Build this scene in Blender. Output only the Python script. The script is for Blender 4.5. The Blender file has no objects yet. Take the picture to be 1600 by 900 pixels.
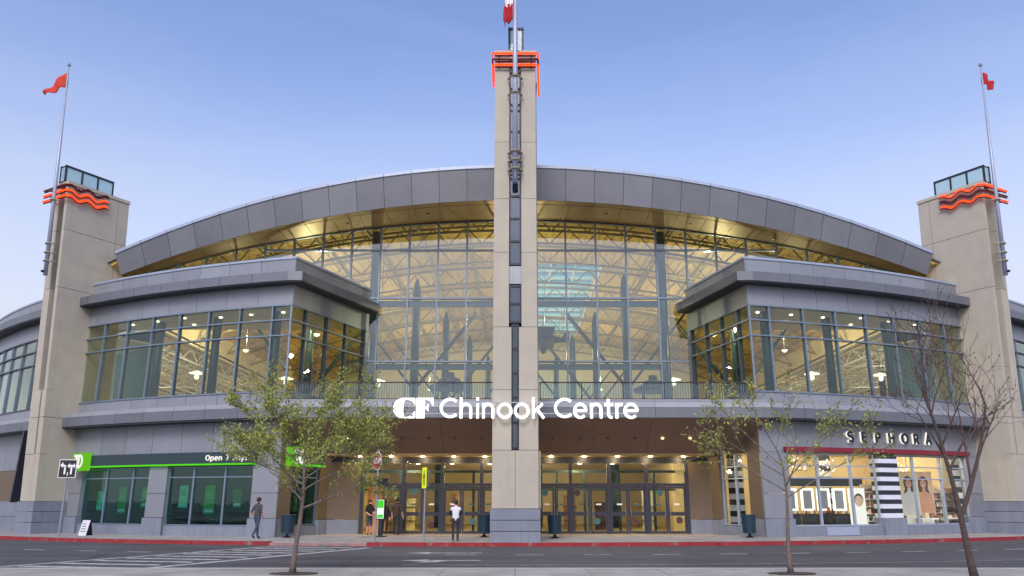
import bpy, bmesh, math, random
from mathutils import Vector, Matrix
R_ = math.radians
random.seed(7)
scene = bpy.context.scene
C = scene.collection

# ---------------------------------------------------------------- camera, sky, sun, exposure
CAM_H = 1.82
cam_data = bpy.data.cameras.new('camera')
cam = bpy.data.objects.new('camera', cam_data); C.objects.link(cam)
cam_data.sensor_width = 36.0
cam_data.lens = 36.0 * 1220.0 / 1600.0
cam_data.shift_x = -5.0 / 1600.0
cam_data.clip_end = 6000
cam.location = (0, 0, CAM_H)
cam.rotation_euler = (R_(90 + 15.27), 0, 0)
scene.camera = cam

SUN_EL, SUN_AZ = 41.0, 190.0        # azimuth clockwise from +Y: the soft sun is behind the viewer, a little to the left
world = bpy.data.worlds.new('World'); scene.world = world
world.use_nodes = True
wn = world.node_tree; wn.nodes.clear()
sky = wn.nodes.new('ShaderNodeTexSky'); sky.sky_type = 'NISHITA'; sky.sun_disc = False
sky.sun_elevation = R_(SUN_EL); sky.sun_rotation = R_(SUN_AZ)
sky.air_density = 1.0; sky.dust_density = 4.5; sky.ozone_density = 2.0; sky.altitude = 1000
bg = wn.nodes.new('ShaderNodeBackground'); bg.inputs[1].default_value = 0.14
wo = wn.nodes.new('ShaderNodeOutputWorld')
wb = wn.nodes.new('ShaderNodeVectorMath'); wb.operation = 'MULTIPLY'; wb.inputs[1].default_value = (1.06, 1.0, 1.10)    # white balance of the dusk sky
wn.links.new(sky.outputs[0], wb.inputs[0]); 
# pale haze towards the horizon on every side, and faint high streaks
wtc = wn.nodes.new('ShaderNodeTexCoord'); wmp = wn.nodes.new('ShaderNodeMapping'); wmp.inputs['Scale'].default_value = (1.2, 1.2, 6.0); wmp.inputs['Rotation'].default_value = (0, .12, .3)
wnz = wn.nodes.new('ShaderNodeTexNoise'); wnz.inputs['Scale'].default_value = 2.2; wnz.inputs['Detail'].default_value = 5; wnz.inputs['Distortion'].default_value = .6
wmr = wn.nodes.new('ShaderNodeMapRange'); wmr.inputs[1].default_value = .42; wmr.inputs[2].default_value = .8; wmr.inputs[3].default_value = 0; wmr.inputs[4].default_value = .12
wmx = wn.nodes.new('ShaderNodeMix'); wmx.data_type = 'RGBA'; wmx.inputs[7].default_value = (2.95, 3.05, 3.4, 1)
wn.links.new(wtc.outputs['Generated'], wmp.inputs[0]); wn.links.new(wmp.outputs[0], wnz.inputs['Vector']); wn.links.new(wnz.outputs['Fac'], wmr.inputs[0])
wsx = wn.nodes.new('ShaderNodeSeparateXYZ'); wn.links.new(wtc.outputs['Generated'], wsx.inputs[0])
whz = wn.nodes.new('ShaderNodeMapRange'); whz.interpolation_type = 'SMOOTHSTEP'; whz.inputs[1].default_value = .56; whz.inputs[2].default_value = .14; whz.inputs[3].default_value = 0; whz.inputs[4].default_value = .85
wn.links.new(wsx.outputs['Z'], whz.inputs[0])
wad = wn.nodes.new('ShaderNodeMath'); wad.operation = 'ADD'; wad.use_clamp = True; wn.links.new(wmr.outputs[0], wad.inputs[0]); wn.links.new(whz.outputs[0], wad.inputs[1])
wn.links.new(wad.outputs[0], wmx.inputs[0]); wn.links.new(wb.outputs[0], wmx.inputs[6]); wn.links.new(wmx.outputs[2], bg.inputs[0])
wn.links.new(bg.outputs[0], wo.inputs[0])
sd = bpy.data.lights.new('sun', 'SUN'); sd.energy = 1.0; sd.angle = R_(22); sd.color = (1, .96, .92)
sun = bpy.data.objects.new('sun', sd); C.objects.link(sun)
sdir = Vector((math.sin(R_(SUN_AZ)) * math.cos(R_(SUN_EL)), math.cos(R_(SUN_AZ)) * math.cos(R_(SUN_EL)), math.sin(R_(SUN_EL))))
sun.rotation_euler = (-sdir).to_track_quat('-Z', 'Y').to_euler()
sun.location = sdir * 100
vs = scene.view_settings
vs.view_transform = 'Standard'; vs.look = 'None'; vs.gamma = 1.0; vs.exposure = 0.88
vs.use_curve_mapping = False
scene.render.engine = 'CYCLES'
scene.cycles.use_denoising = True
scene.cycles.max_bounces = 8
scene.cycles.transparent_max_bounces = 16
scene.cycles.sample_clamp_indirect = 4.0

# ---------------------------------------------------------------- helpers
def lin(r, g, b):
    f = lambda c: ((c / 255 + .055) / 1.055) ** 2.4 if c / 255 > .04045 else c / 255 / 12.92
    return (f(r), f(g), f(b), 1)

MATS = {}
def mat(name, col, rough=.6, metal=0, noise=.12, nscale=3.0, bump=.0, bscale=30.0, rand=.0, emit=None, estr=1.0, dirt=0.0, spec=.5, streak=0.0):
    """procedural principled material: base colour with noise mottling, per-object tint, optional relief and stains"""
    m = bpy.data.materials.new(name); m.use_nodes = True
    nt = m.node_tree; N = nt.nodes; L = nt.links
    b = N['Principled BSDF']
    b.inputs['Roughness'].default_value = rough
    b.inputs['Metallic'].default_value = metal
    b.inputs['Specular IOR Level'].default_value = spec
    c = col if len(col) == 4 else (*col, 1)
    tc = N.new('ShaderNodeTexCoord')
    nz = N.new('ShaderNodeTexNoise'); nz.inputs['Scale'].default_value = nscale; nz.inputs['Detail'].default_value = 6
    L.new(tc.outputs['Object'], nz.inputs['Vector'])
    mr = N.new('ShaderNodeMapRange'); mr.inputs[1].default_value = .25; mr.inputs[2].default_value = .75
    mr.inputs[3].default_value = 1 - noise; mr.inputs[4].default_value = 1 + noise
    L.new(nz.outputs['Fac'], mr.inputs[0])
    fac = mr.outputs[0]
    if rand:
        oi = N.new('ShaderNodeObjectInfo')
        m2 = N.new('ShaderNodeMapRange'); m2.inputs[3].default_value = 1 - rand; m2.inputs[4].default_value = 1 + rand
        L.new(oi.outputs['Random'], m2.inputs[0])
        mu = N.new('ShaderNodeMath'); mu.operation = 'MULTIPLY'
        L.new(fac, mu.inputs[0]); L.new(m2.outputs[0], mu.inputs[1]); fac = mu.outputs[0]
    if streak:
        mp = N.new('ShaderNodeMapping'); mp.inputs['Scale'].default_value = (3.0, 3.0, .25)
        L.new(tc.outputs['Object'], mp.inputs[0])
        n2 = N.new('ShaderNodeTexNoise'); n2.inputs['Scale'].default_value = 2.0; n2.inputs['Detail'].default_value = 5
        L.new(mp.outputs[0], n2.inputs['Vector'])
        m3 = N.new('ShaderNodeMapRange'); m3.inputs[1].default_value = .45; m3.inputs[2].default_value = .75
        m3.inputs[3].default_value = 1; m3.inputs[4].default_value = 1 - streak
        L.new(n2.outputs['Fac'], m3.inputs[0])
        mu = N.new('ShaderNodeMath'); mu.operation = 'MULTIPLY'
        L.new(fac, mu.inputs[0]); L.new(m3.outputs[0], mu.inputs[1]); fac = mu.outputs[0]
    vm = N.new('ShaderNodeVectorMath'); vm.operation = 'SCALE'
    vm.inputs[0].default_value = c[:3]; L.new(fac, vm.inputs['Scale'])
    L.new(vm.outputs[0], b.inputs['Base Color'])
    if rough < .95:
        mrr = N.new('ShaderNodeMapRange'); mrr.inputs[3].default_value = rough * .85; mrr.inputs[4].default_value = min(1, rough * 1.15)
        L.new(nz.outputs['Fac'], mrr.inputs[0]); L.new(mrr.outputs[0], b.inputs['Roughness'])
    if bump:
        nb = N.new('ShaderNodeTexNoise'); nb.inputs['Scale'].default_value = bscale; nb.inputs['Detail'].default_value = 4
        L.new(tc.outputs['Object'], nb.inputs['Vector'])
        bp = N.new('ShaderNodeBump'); bp.inputs['Strength'].default_value = bump; bp.inputs['Distance'].default_value = .02
        L.new(nb.outputs['Fac'], bp.inputs['Height']); L.new(bp.outputs[0], b.inputs['Normal'])
    if emit:
        b.inputs['Emission Color'].default_value = (*emit[:3], 1); b.inputs['Emission Strength'].default_value = estr
    MATS[name] = m
    return m

def glass(name, tint, refl=.1, rough=.015, wave=.015):
    m = bpy.data.materials.new(name); m.use_nodes = True
    nt = m.node_tree; N = nt.nodes; L = nt.links; N.clear()
    out = N.new('ShaderNodeOutputMaterial')
    tr = N.new('ShaderNodeBsdfTransparent'); tr.inputs[0].default_value = (*tint, 1)
    gl = N.new('ShaderNodeBsdfGlossy'); gl.inputs['Roughness'].default_value = rough; gl.inputs[0].default_value = (.93, .97, 1, 1)
    fr = N.new('ShaderNodeLayerWeight'); fr.inputs[0].default_value = .5
    pw = N.new('ShaderNodeMath'); pw.operation = 'POWER'; pw.inputs[1].default_value = 4.0; L.new(fr.outputs['Facing'], pw.inputs[0])
    ad = N.new('ShaderNodeMath'); ad.operation = 'ADD'; ad.inputs[1].default_value = refl
    L.new(pw.outputs[0], ad.inputs[0])
    mx = N.new('ShaderNodeMixShader')
    L.new(ad.outputs[0], mx.inputs[0]); L.new(tr.outputs[0], mx.inputs[1]); L.new(gl.outputs[0], mx.inputs[2])
    tc = N.new('ShaderNodeTexCoord'); nz = N.new('ShaderNodeTexNoise'); nz.inputs['Scale'].default_value = .7
    L.new(tc.outputs['Object'], nz.inputs['Vector'])
    bp = N.new('ShaderNodeBump'); bp.inputs['Strength'].default_value = wave; bp.inputs['Distance'].default_value = .3
    L.new(nz.outputs['Fac'], bp.inputs['Height']); L.new(bp.outputs[0], gl.inputs['Normal'])
    L.new(mx.outputs[0], out.inputs[0])
    MATS[name] = m
    return m

def emis(name, col, s):
    m = bpy.data.materials.new(name); m.use_nodes = True
    N = m.node_tree.nodes; L = m.node_tree.links; N.clear()
    out = N.new('ShaderNodeOutputMaterial'); e = N.new('ShaderNodeEmission')
    e.inputs[0].default_value = (*col[:3], 1); e.inputs[1].default_value = s
    L.new(e.outputs[0], out.inputs[0]); MATS[name] = m
    return m

def wpos(o):
    p = Vector((0, 0, 0))
    while o is not None:
        p += o.location; o = o.parent
    return p

class MB:
    """collects closed solids; build() links them as one mesh object"""
    def __init__(s): s.v = []; s.f = []; s.mi = []
    def add(s, vs, fs, mi=0):
        o = len(s.v); s.v += [tuple(p) for p in vs]; s.f += [tuple(i + o for i in f) for f in fs]; s.mi += [mi] * len(fs)
        return s
    def hexa(s, p, mi=0):     # 8 points: bottom ring of four, top ring of four
        return s.add(p, [(0, 3, 2, 1), (4, 5, 6, 7), (0, 1, 5, 4), (1, 2, 6, 5), (2, 3, 7, 6), (3, 0, 4, 7)], mi)
    def box(s, x0, x1, y0, y1, z0, z1, mi=0):
        return s.hexa([(x0, y0, z0), (x1, y0, z0), (x1, y1, z0), (x0, y1, z0), (x0, y0, z1), (x1, y0, z1), (x1, y1, z1), (x0, y1, z1)], mi)
    def prism(s, poly, ext, mi=0):      # 3-D polygon extruded by vector
        e = Vector(ext); n = len(poly); P = [Vector(p) for p in poly]
        vs = P + [p + e for p in P]
        fs = [tuple(range(n))[::-1], tuple(range(n, 2 * n))] + [(i, (i + 1) % n, n + (i + 1) % n, n + i) for i in range(n)]
        return s.add(vs, fs, mi)
    def tube(s, pts, rad, n=8, mi=0, cap=True):
        P = [Vector(p) for p in pts]; rs = rad if isinstance(rad, (list, tuple)) else [rad] * len(P)
        rings = []; up = None
        for i, p in enumerate(P):
            d = (P[min(i + 1, len(P) - 1)] - P[max(i - 1, 0)])
            if d.length < 1e-9: d = Vector((0, 0, 1))
            d.normalize()
            if up is None: up = Vector((0, 0, 1)) if abs(d.z) < .9 else Vector((1, 0, 0))
            a = d.cross(up)
            if a.length < 1e-6: a = d.cross(Vector((.3, 1, .2)))
            a.normalize(); b = a.cross(d).normalized(); up = b
            rings.append([p + (a * math.cos(2 * math.pi * k / n) + b * math.sin(2 * math.pi * k / n)) * rs[i] for k in range(n)])
        vs = [q for r in rings for q in r]; fs = []
        for i in range(len(P) - 1):
            for k in range(n):
                fs.append((i * n + k, i * n + (k + 1) % n, (i + 1) * n + (k + 1) % n, (i + 1) * n + k))
        if cap: fs += [tuple(range(n))[::-1], tuple(range((len(P) - 1) * n, len(P) * n))]
        return s.add(vs, fs, mi)
    def bar(s, a, b, w, h=None, mi=0):     # square bar between two points
        a = Vector(a); b = Vector(b); h = h or w; d = (b - a).normalized()
        u = d.cross(Vector((0, 0, 1)))
        if u.length < 1e-4: u = Vector((1, 0, 0))
        u.normalize(); t = u.cross(d)
        q = lambda p: [p - u * w / 2 - t * h / 2, p + u * w / 2 - t * h / 2, p + u * w / 2 + t * h / 2, p - u * w / 2 + t * h / 2]
        return s.hexa(q(a) + q(b), mi)
    def lathe(s, prof, n=16, c=(0, 0, 0), mi=0):    # profile of (r, z)
        vs = []; fs = []; m = len(prof)
        for r, z in prof:
            for k in range(n):
                t = 2 * math.pi * k / n; vs.append((c[0] + r * math.cos(t), c[1] + r * math.sin(t), c[2] + z))
        for i in range(m - 1):
            for k in range(n): fs.append((i * n + k, i * n + (k + 1) % n, (i + 1) * n + (k + 1) % n, (i + 1) * n + k))
        fs += [tuple(range(n))[::-1], tuple(range((m - 1) * n, m * n))]
        return s.add(vs, fs, mi)
    def build(s, name, m, parent=None, local=False, smooth=False, recalc=True):
        me = bpy.data.meshes.new(name)
        org = Vector((0, 0, 0)) if (local or parent is None) else wpos(parent)
        me.from_pydata([Vector(p) - org for p in s.v], [], s.f)
        ms = m if isinstance(m, (list, tuple)) else [m]
        for q in ms: me.materials.append(MATS[q])
        if len(ms) > 1: me.polygons.foreach_set('material_index', s.mi)
        if recalc:
            bm = bmesh.new(); bm.from_mesh(me); bmesh.ops.recalc_face_normals(bm, faces=bm.faces); bm.to_mesh(me); bm.free()
        if smooth: me.polygons.foreach_set('use_smooth', [len(p.vertices) <= 4 for p in me.polygons])
        o = bpy.data.objects.new(name, me); C.objects.link(o); o.parent = parent
        return o

def tag(o, label=None, cat=None, group=None, kind=None):
    if label: o['label'] = label
    if cat: o['category'] = cat
    if group: o['group'] = group
    if kind: o['kind'] = kind
    return o
def thing(name, loc, label, cat, rz=0, group=None):
    o = bpy.data.objects.new(name, None); C.objects.link(o); o.location = loc; o.rotation_euler = (0, 0, rz)
    o.empty_display_size = .3
    return tag(o, label, cat, group)
def sub_(root, name):
    o = bpy.data.objects.new(name, None); C.objects.link(o); o.parent = root; o.empty_display_size = .2
    return o
def lamp(name, loc, power, col, parent, size=.4, kind='POINT', sy=None):
    d = bpy.data.lights.new(name, kind); d.energy = power; d.color = col
    if kind == 'POINT': d.shadow_soft_size = size
    else:
        d.shape = 'RECTANGLE'; d.size = size; d.size_y = sy or size
    o = bpy.data.objects.new(name, d); C.objects.link(o); o.parent = parent
    o.location = Vector(loc) - (wpos(parent) if parent else Vector((0, 0, 0)))
    return o

# ---------------------------------------------------------------- materials
mat('panel', lin(134, 138, 145), .42, .3, .05, 1.2, bump=.10, bscale=1.1, rand=.10, streak=.06)
mat('panel_edge', lin(152, 156, 163), .4, .3, .05, 1.2, rand=.04, streak=.05)
mat('cornice', lin(108, 112, 119), .45, .35, .06, 1.5, rand=.05, streak=.06)
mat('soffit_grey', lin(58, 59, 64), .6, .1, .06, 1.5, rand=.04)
mat('fascia', lin(122, 125, 131), .42, .35, .06, .9, bump=.10, bscale=1.0, rand=.10, streak=.06)
mat('coping', lin(150, 162, 180), .4, .2, .04, 2, rand=.03)
mat('soffit_bronze', lin(150, 124, 80), .42, .45, .12, .5, rand=.12)
mat('concrete', lin(168, 162, 148), .85, 0, .07, 1.3, bump=.15, bscale=40, rand=.03, streak=.04)
mat('plinth', lin(116, 123, 136), .7, 0, .10, 1.5, bump=.1, rand=.05, streak=.15)
mat('core', (.02, .02, .022), .9)
mat('dark_recess', lin(46, 41, 34), .7, 0, .2, 2)
mat('dark_metal', lin(38, 42, 54), .45, .3, .08, 3)
mat('mullion', lin(112, 128, 144), .4, .35, .05, 4)
mat('mullion_dark', lin(70, 78, 86), .4, .5, .05, 4)
mat('door_frame', lin(52, 54, 66), .4, .3, .06, 4)
mat('canopy_brown', lin(126, 100, 85), .55, .1, .08, .8, rand=.05)
mat('brown_wall', lin(100, 86, 69), .6, 0, .12, 1.0, rand=.05)
mat('teal_paint', lin(24, 56, 66), .45, .1, .08, 2)
mat('cream_wall', lin(224, 206, 168), .8, 0, .06, 1)
mat('peach_wall', lin(226, 190, 150), .8, 0, .06, 1)
mat('deck_ceiling', lin(206, 176, 104), .7, .1, .10, .6)
mat('truss_white', lin(148, 134, 98), .6, .1, .06, 2)
mat('floor_tile', lin(168, 150, 124), .35, 0, .1, 1.5)
mat('roof_membrane', lin(120, 122, 126), .9, 0, .1, .5)
mat('white_paint', (.78, .78, .78), .5, 0, .03, 3)
mat('black_paint', (.012, .012, .014), .4, 0, .05, 3)
mat('steel', lin(150, 156, 168), .4, .6, .06, 4)
mat('pole_metal', lin(150, 158, 176), .4, .15, .05, 3)
mat('clamp', lin(150, 142, 122), .55, .3, .08, 3)
mat('timber', lin(196, 142, 84), .5, 0, .15, 3)
mat('bank_band', lin(44, 62, 68), .35, .2, .05, 2); mat('slate_blue', lin(92, 112, 126), .5, 0, .06, 2)
mat('bank_green', lin(20, 120, 40), .5, 0, .1, 3)
mat('bank_room', lin(70, 116, 110), .8, 0, .1, 1)
mat('bank_poster', lin(40, 150, 44), .5, 0, .1, 4)
mat('bank_poster_pale', lin(120, 200, 160), .5, 0, .1, 4)
mat('red_band', lin(120, 22, 42), .45, 0, .05, 3)
mat('red_kerb', lin(136, 36, 42), .8, 0, .25, 2.5, bump=.2)
mat('kerb_faded', lin(158, 112, 110), .85, 0, .2, 3, bump=.2)
mat('kerb_grey', lin(158, 156, 150), .9, 0, .15, 2, bump=.2)
mat('bin_teal', lin(34, 62, 78), .5, .2, .15, 5)
mat('skin', lin(196, 146, 120), .6, 0, .05, 8)
mat('hair_dark', (.012, .01, .009), .6)
mat('hair_orange', lin(190, 110, 40), .6)
mat('cloth_black', (.014, .014, .017), .9, 0, .2, 12)
mat('cloth_grey', lin(62, 62, 62), .9, 0, .15, 12)
mat('cloth_brown', lin(62, 46, 40), .9, 0, .15, 12)
mat('cloth_white', lin(205, 205, 210), .9, 0, .06, 12)
mat('cloth_denim', lin(52, 64, 84), .9, 0, .15, 12)
mat('cloth_charcoal', lin(44, 44, 50), .9, 0, .15, 12)
mat('leather', lin(30, 26, 24), .5)
mat('flag_red', lin(168, 24, 36), .8, 0, .1, 3)
mat('flag_orange', lin(190, 56, 34), .8, 0, .1, 3)
mat('flag_white', lin(226, 226, 230), .8, 0, .04, 3)
mat('sign_red', lin(150, 30, 42), .45, 0, .06, 4)
mat('sign_yellow', lin(216, 230, 30), .5, 0, .04, 4, emit=lin(216, 230, 30), estr=.12)
mat('bark', lin(104, 92, 86), .95, 0, .3, 14, bump=.6, bscale=40)
mat('bark_dark', lin(72, 60, 56), .95, 0, .3, 14, bump=.6, bscale=40)
mat('twig_red', lin(84, 64, 62), .9, 0, .2, 10)
mat('leaf', lin(118, 126, 54), .7, 0, .35, 2.2)
mat('leaf_pale', lin(148, 154, 74), .7, 0, .3, 2.2)
mat('soil', lin(64, 54, 48), .95, 0, .3, 6, bump=.5)
mat('neon_dark', lin(84, 26, 30), .4, 0, .05, 3)
mat('stripe_dark', lin(34, 38, 48), .45, 0, .05, 3)
mat('stripe_white', lin(206, 208, 218), .45, 0, .04, 3)
mat('road_paint', lin(172, 172, 172), .8, 0, .22, 5)
mat('road_yellow', lin(150, 140, 104), .85, 0, .25, 4)
mat('shelf_stock', lin(150, 110, 80), .6, 0, .6, 16)
mat('poster_pink', lin(214, 178, 156), .6, 0, .25, 3)
mat('poster_hair', lin(70, 50, 44), .7, 0, .2, 4)
mat('decal_teal', lin(44, 98, 98), .5, 0, .1, 4)
mat('decal_dark', lin(66, 36, 38), .5, 0, .1, 4)
mat('lantern_glass', lin(160, 190, 200), .15, 0, .05, 2)
glass('glass_main', (.80, .89, .87), .088)
glass('glass_wing', (.78, .85, .79), .055)
glass('glass_shop', (.93, .95, .92), .02)
glass('glass_bank', (.44, .72, .68), .05)
glass('glass_door', (.86, .90, .84), .02)
glass('glass_strip', (.45, .55, .62), .09)
glass('glass_rail', (.86, .93, .96), .05)
glass('glass_skylight', (.40, .68, .72), .05)
emis('neon', (1.0, .06, .01), 1.25)
emis('neon_green', (.16, 1.0, .03), .40)
emis('letter_white', (1, .99, .98), 1.2)
emis('letter_small', (1, .95, .9), .55)
emis('bank_cube', (.22, .80, .03), .34)
emis('downlight', (1, .86, .58), 4)
emis('downlight_soft', (1, .72, .42), 3)
emis('mirror_light', (1, .97, .9), 1.0)
emis('lightbox', (1, .97, .93), .6)
emis('kiosk_white', (.9, 1, .9), .6)
emis('kiosk_green', (.10, .85, .06), .45)
emis('pendant_glow', (1, .88, .62), 1.4)

def ground_mats():
    # asphalt with patches, tyre-polished bands and cracks
    m = mat('asphalt', lin(72, 72, 75), .85, 0, .10, .6, bump=.35, bscale=90)
    m = mat('asphalt_old', lin(112, 112, 116), .9, 0, .14, .5, bump=.35, bscale=80)
    # paving: concrete flags with joints
    for nm, col in (('sidewalk', lin(150, 147, 144)), ('near_walk', lin(158, 155, 148))):
        m = mat(nm, col, .85, 0, .12, .8, bump=.15, bscale=50)
        N = m.node_tree.nodes; L = m.node_tree.links; b = N['Principled BSDF']
        src = b.inputs['Base Color'].links[0].from_socket
        tc = N.new('ShaderNodeTexCoord'); br = N.new('ShaderNodeTexBrick')
        br.offset = 0; br.inputs['Scale'].default_value = 1; br.inputs['Mortar Size'].default_value = .012
        br.inputs['Brick Width'].default_value = 1.8; br.inputs['Row Height'].default_value = 1.8
        br.inputs['Color1'].default_value = (1, 1, 1, 1); br.inputs['Color2'].default_value = (.9, .9, .9, 1); br.inputs['Mortar'].default_value = (.45, .45, .45, 1)
        L.new(tc.outputs['Object'], br.inputs['Vector'])
        mx = N.new('ShaderNodeVectorMath'); mx.operation = 'MULTIPLY'
        L.new(src, mx.inputs[0]); L.new(br.outputs['Color'], mx.inputs[1]); L.new(mx.outputs[0], b.inputs['Base Color'])
ground_mats()

def weather_ground():
    """cracks, tar patches and stains on the asphalt; chipped paint on the kerb"""
    for nm in ('asphalt', 'asphalt_old'):
        N = MATS[nm].node_tree.nodes; L = MATS[nm].node_tree.links; b = N['Principled BSDF']; src = b.inputs['Base Color'].links[0].from_socket
        tc = N.new('ShaderNodeTexCoord')
        wz = N.new('ShaderNodeTexNoise'); wz.inputs['Scale'].default_value = 1.1; wz.inputs['Detail'].default_value = 6; L.new(tc.outputs['Object'], wz.inputs['Vector'])
        wm = N.new('ShaderNodeVectorMath'); wm.operation = 'MULTIPLY_ADD'; wm.inputs[1].default_value = (.9, .9, 0); L.new(wz.outputs['Color'], wm.inputs[0]); L.new(tc.outputs['Object'], wm.inputs[2])
        vo = N.new('ShaderNodeTexVoronoi'); vo.feature = 'DISTANCE_TO_EDGE'; vo.inputs['Scale'].default_value = .23; L.new(wm.outputs[0], vo.inputs['Vector'])
        cr = N.new('ShaderNodeMapRange'); cr.inputs[1].default_value = .0; cr.inputs[2].default_value = .012; cr.inputs[3].default_value = .55; cr.inputs[4].default_value = 1; L.new(vo.outputs['Distance'], cr.inputs[0])
        mp = N.new('ShaderNodeMapping'); mp.inputs['Scale'].default_value = (.10, .55, 1); L.new(tc.outputs['Object'], mp.inputs[0])
        st = N.new('ShaderNodeTexNoise'); st.inputs['Scale'].default_value = 1.3; st.inputs['Detail'].default_value = 7; L.new(mp.outputs[0], st.inputs['Vector'])
        sr = N.new('ShaderNodeMapRange'); sr.inputs[1].default_value = .3; sr.inputs[2].default_value = .7; sr.inputs[3].default_value = .68; sr.inputs[4].default_value = 1.25; L.new(st.outputs['Fac'], sr.inputs[0])
        m1 = N.new('ShaderNodeMath'); m1.operation = 'MULTIPLY'; L.new(cr.outputs[0], m1.inputs[0]); L.new(sr.outputs[0], m1.inputs[1])
        sc = N.new('ShaderNodeVectorMath'); sc.operation = 'SCALE'; L.new(src, sc.inputs[0]); L.new(m1.outputs[0], sc.inputs['Scale']); L.new(sc.outputs[0], b.inputs['Base Color'])
    for nm, lo, hi in (('red_kerb', .56, .66), ('kerb_faded', .45, .6), ('road_paint', .5, .66), ('road_yellow', .42, .58)):
        N = MATS[nm].node_tree.nodes; L = MATS[nm].node_tree.links; b = N['Principled BSDF']; src = b.inputs['Base Color'].links[0].from_socket
        tc = N.new('ShaderNodeTexCoord'); nz = N.new('ShaderNodeTexNoise'); nz.inputs['Scale'].default_value = 2.6; nz.inputs['Detail'].default_value = 9; nz.inputs['Roughness'].default_value = .7; L.new(tc.outputs['Object'], nz.inputs['Vector'])
        mr = N.new('ShaderNodeMapRange'); mr.inputs[1].default_value = lo; mr.inputs[2].default_value = hi; L.new(nz.outputs['Fac'], mr.inputs[0])
        mx = N.new('ShaderNodeMix'); mx.data_type = 'RGBA'; L.new(mr.outputs[0], mx.inputs[0]); L.new(src, mx.inputs[6]); mx.inputs[7].default_value = lin(118, 112, 108) if 'kerb' in nm else lin(100, 100, 104); L.new(mx.outputs[2], b.inputs['Base Color'])
    for nm in ('sidewalk', 'near_walk'):
        N = MATS[nm].node_tree.nodes; L = MATS[nm].node_tree.links; b = N['Principled BSDF']; src = b.inputs['Base Color'].links[0].from_socket
        tc = N.new('ShaderNodeTexCoord'); nz = N.new('ShaderNodeTexNoise'); nz.inputs['Scale'].default_value = .9; nz.inputs['Detail'].default_value = 9; nz.inputs['Roughness'].default_value = .65; L.new(tc.outputs['Object'], nz.inputs['Vector'])
        mr = N.new('ShaderNodeMapRange'); mr.inputs[1].default_value = .3; mr.inputs[2].default_value = .7; mr.inputs[3].default_value = .72; mr.inputs[4].default_value = 1.12; L.new(nz.outputs['Fac'], mr.inputs[0])
        sc = N.new('ShaderNodeVectorMath'); sc.operation = 'SCALE'; L.new(src, sc.inputs[0]); L.new(mr.outputs[0], sc.inputs['Scale']); L.new(sc.outputs[0], b.inputs['Base Color'])
weather_ground()

# ================================================================ plan of the place
# The frontage is a drum: everything curved is concentric about (0, YC).
YC, RR = 88.2, 50.06
def drum(phi, d=0.0, s=1, k=1.0):
    return Vector((s * k * (RR + d) * math.sin(R_(phi)), YC - (RR + d) * math.cos(R_(phi)), 0))
def cbox(mb, p0, p1, d0, d1, z0, z1, s=1, k=1.0, n=None, mi=0):
    """block curved with the drum, between angles p0 and p1 and offsets d0 and d1"""
    n = n or max(1, int(round(abs(p1 - p0) / 1.2)))
    vs = []; fs = []
    for i in range(n + 1):
        ph = p0 + (p1 - p0) * i / n
        a = drum(ph, d0, s, k); b = drum(ph, d1, s, k)
        vs += [(a.x, a.y, z0), (b.x, b.y, z0), (b.x, b.y, z1), (a.x, a.y, z1)]
    for i in range(n):
        o = i * 4
        for q in range(4): fs.append((o + q, o + (q + 1) % 4, o + 4 + (q + 1) % 4, o + 4 + q))
    fs += [(0, 1, 2, 3), (n * 4 + 3, n * 4 + 2, n * 4 + 1, n * 4)]
    return mb.add(vs, fs, mi)

# ---------------------------------------------------------------- ground, road, pavement
g = MB(); g.add([(-1500, -600, -.05), (1500, -600, -.05), (1500, 2500, -.05), (-1500, 2500, -.05)], [(0, 1, 2, 3)])
tag(g.build('ground', 'asphalt_old', recalc=False), 'flat ground around the shopping centre', None, None, 'structure')
KERB_D = 4.14
def kerb_y(x): return YC - math.sqrt((RR + KERB_D) ** 2 - x * x)
rd = MB(); xs = [-44 + i * 2 for i in range(45)]
vs = [(x, 21.5, 0) for x in xs] + [(x, kerb_y(x) + .05, 0) for x in xs]; n = len(xs)
rd.add(vs, [(i, i + 1, n + i + 1, n + i) for i in range(n - 1)])
tag(rd.build('road', 'asphalt', recalc=False), 'curving asphalt road in front of the shopping centre', None, None, 'structure')
sw = MB(); cbox(sw, -56, 56, -12, KERB_D - .26, 0.0, .15, n=90)
tag(sw.build('pavement', 'sidewalk'), 'concrete pavement along the shop fronts', None, None, 'structure')
kb = thing('kerb', (0, kerb_y(0), 0), 'red painted kerb along the far side of the road', 'kerb'); kb['kind'] = 'structure'; del kb['category']
cbox(MB(), 0, 1, 0, 1, 0, 1)
for (a, b, m) in ((-56, -11.2, 'red_kerb'), (-11.2, -6.6, 'kerb_faded'), (-6.6, 56, 'red_kerb')):
    nk_ = int((b - a) / 1.3)
    for i in range(nk_):
        p0, p1 = a + (b - a) * i / nk_, a + (b - a) * (i + 1) / nk_
        q = MB(); cbox(q, p0 + .008, p1 - .008, KERB_D - .26, KERB_D + random.uniform(-.008, .008), .0, (.156 if m != 'kerb_faded' else .10) + random.uniform(-.004, .004), n=2); q.build('kerb_stone', m, kb)
nw = MB(); nw.box(-60, 60, -60, 21.25, -.02, .15)
tag(nw.build('near_pavement', 'near_walk'), 'pale concrete pavement on the near side of the road', None, None, 'structure')
nk = MB(); nk.box(-60, 60, 21.25, 21.5, -.02, .154)
tag(nk.build('near_kerb', 'kerb_grey'), 'plain concrete kerb on the near side of the road', None, None, 'structure')

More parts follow.
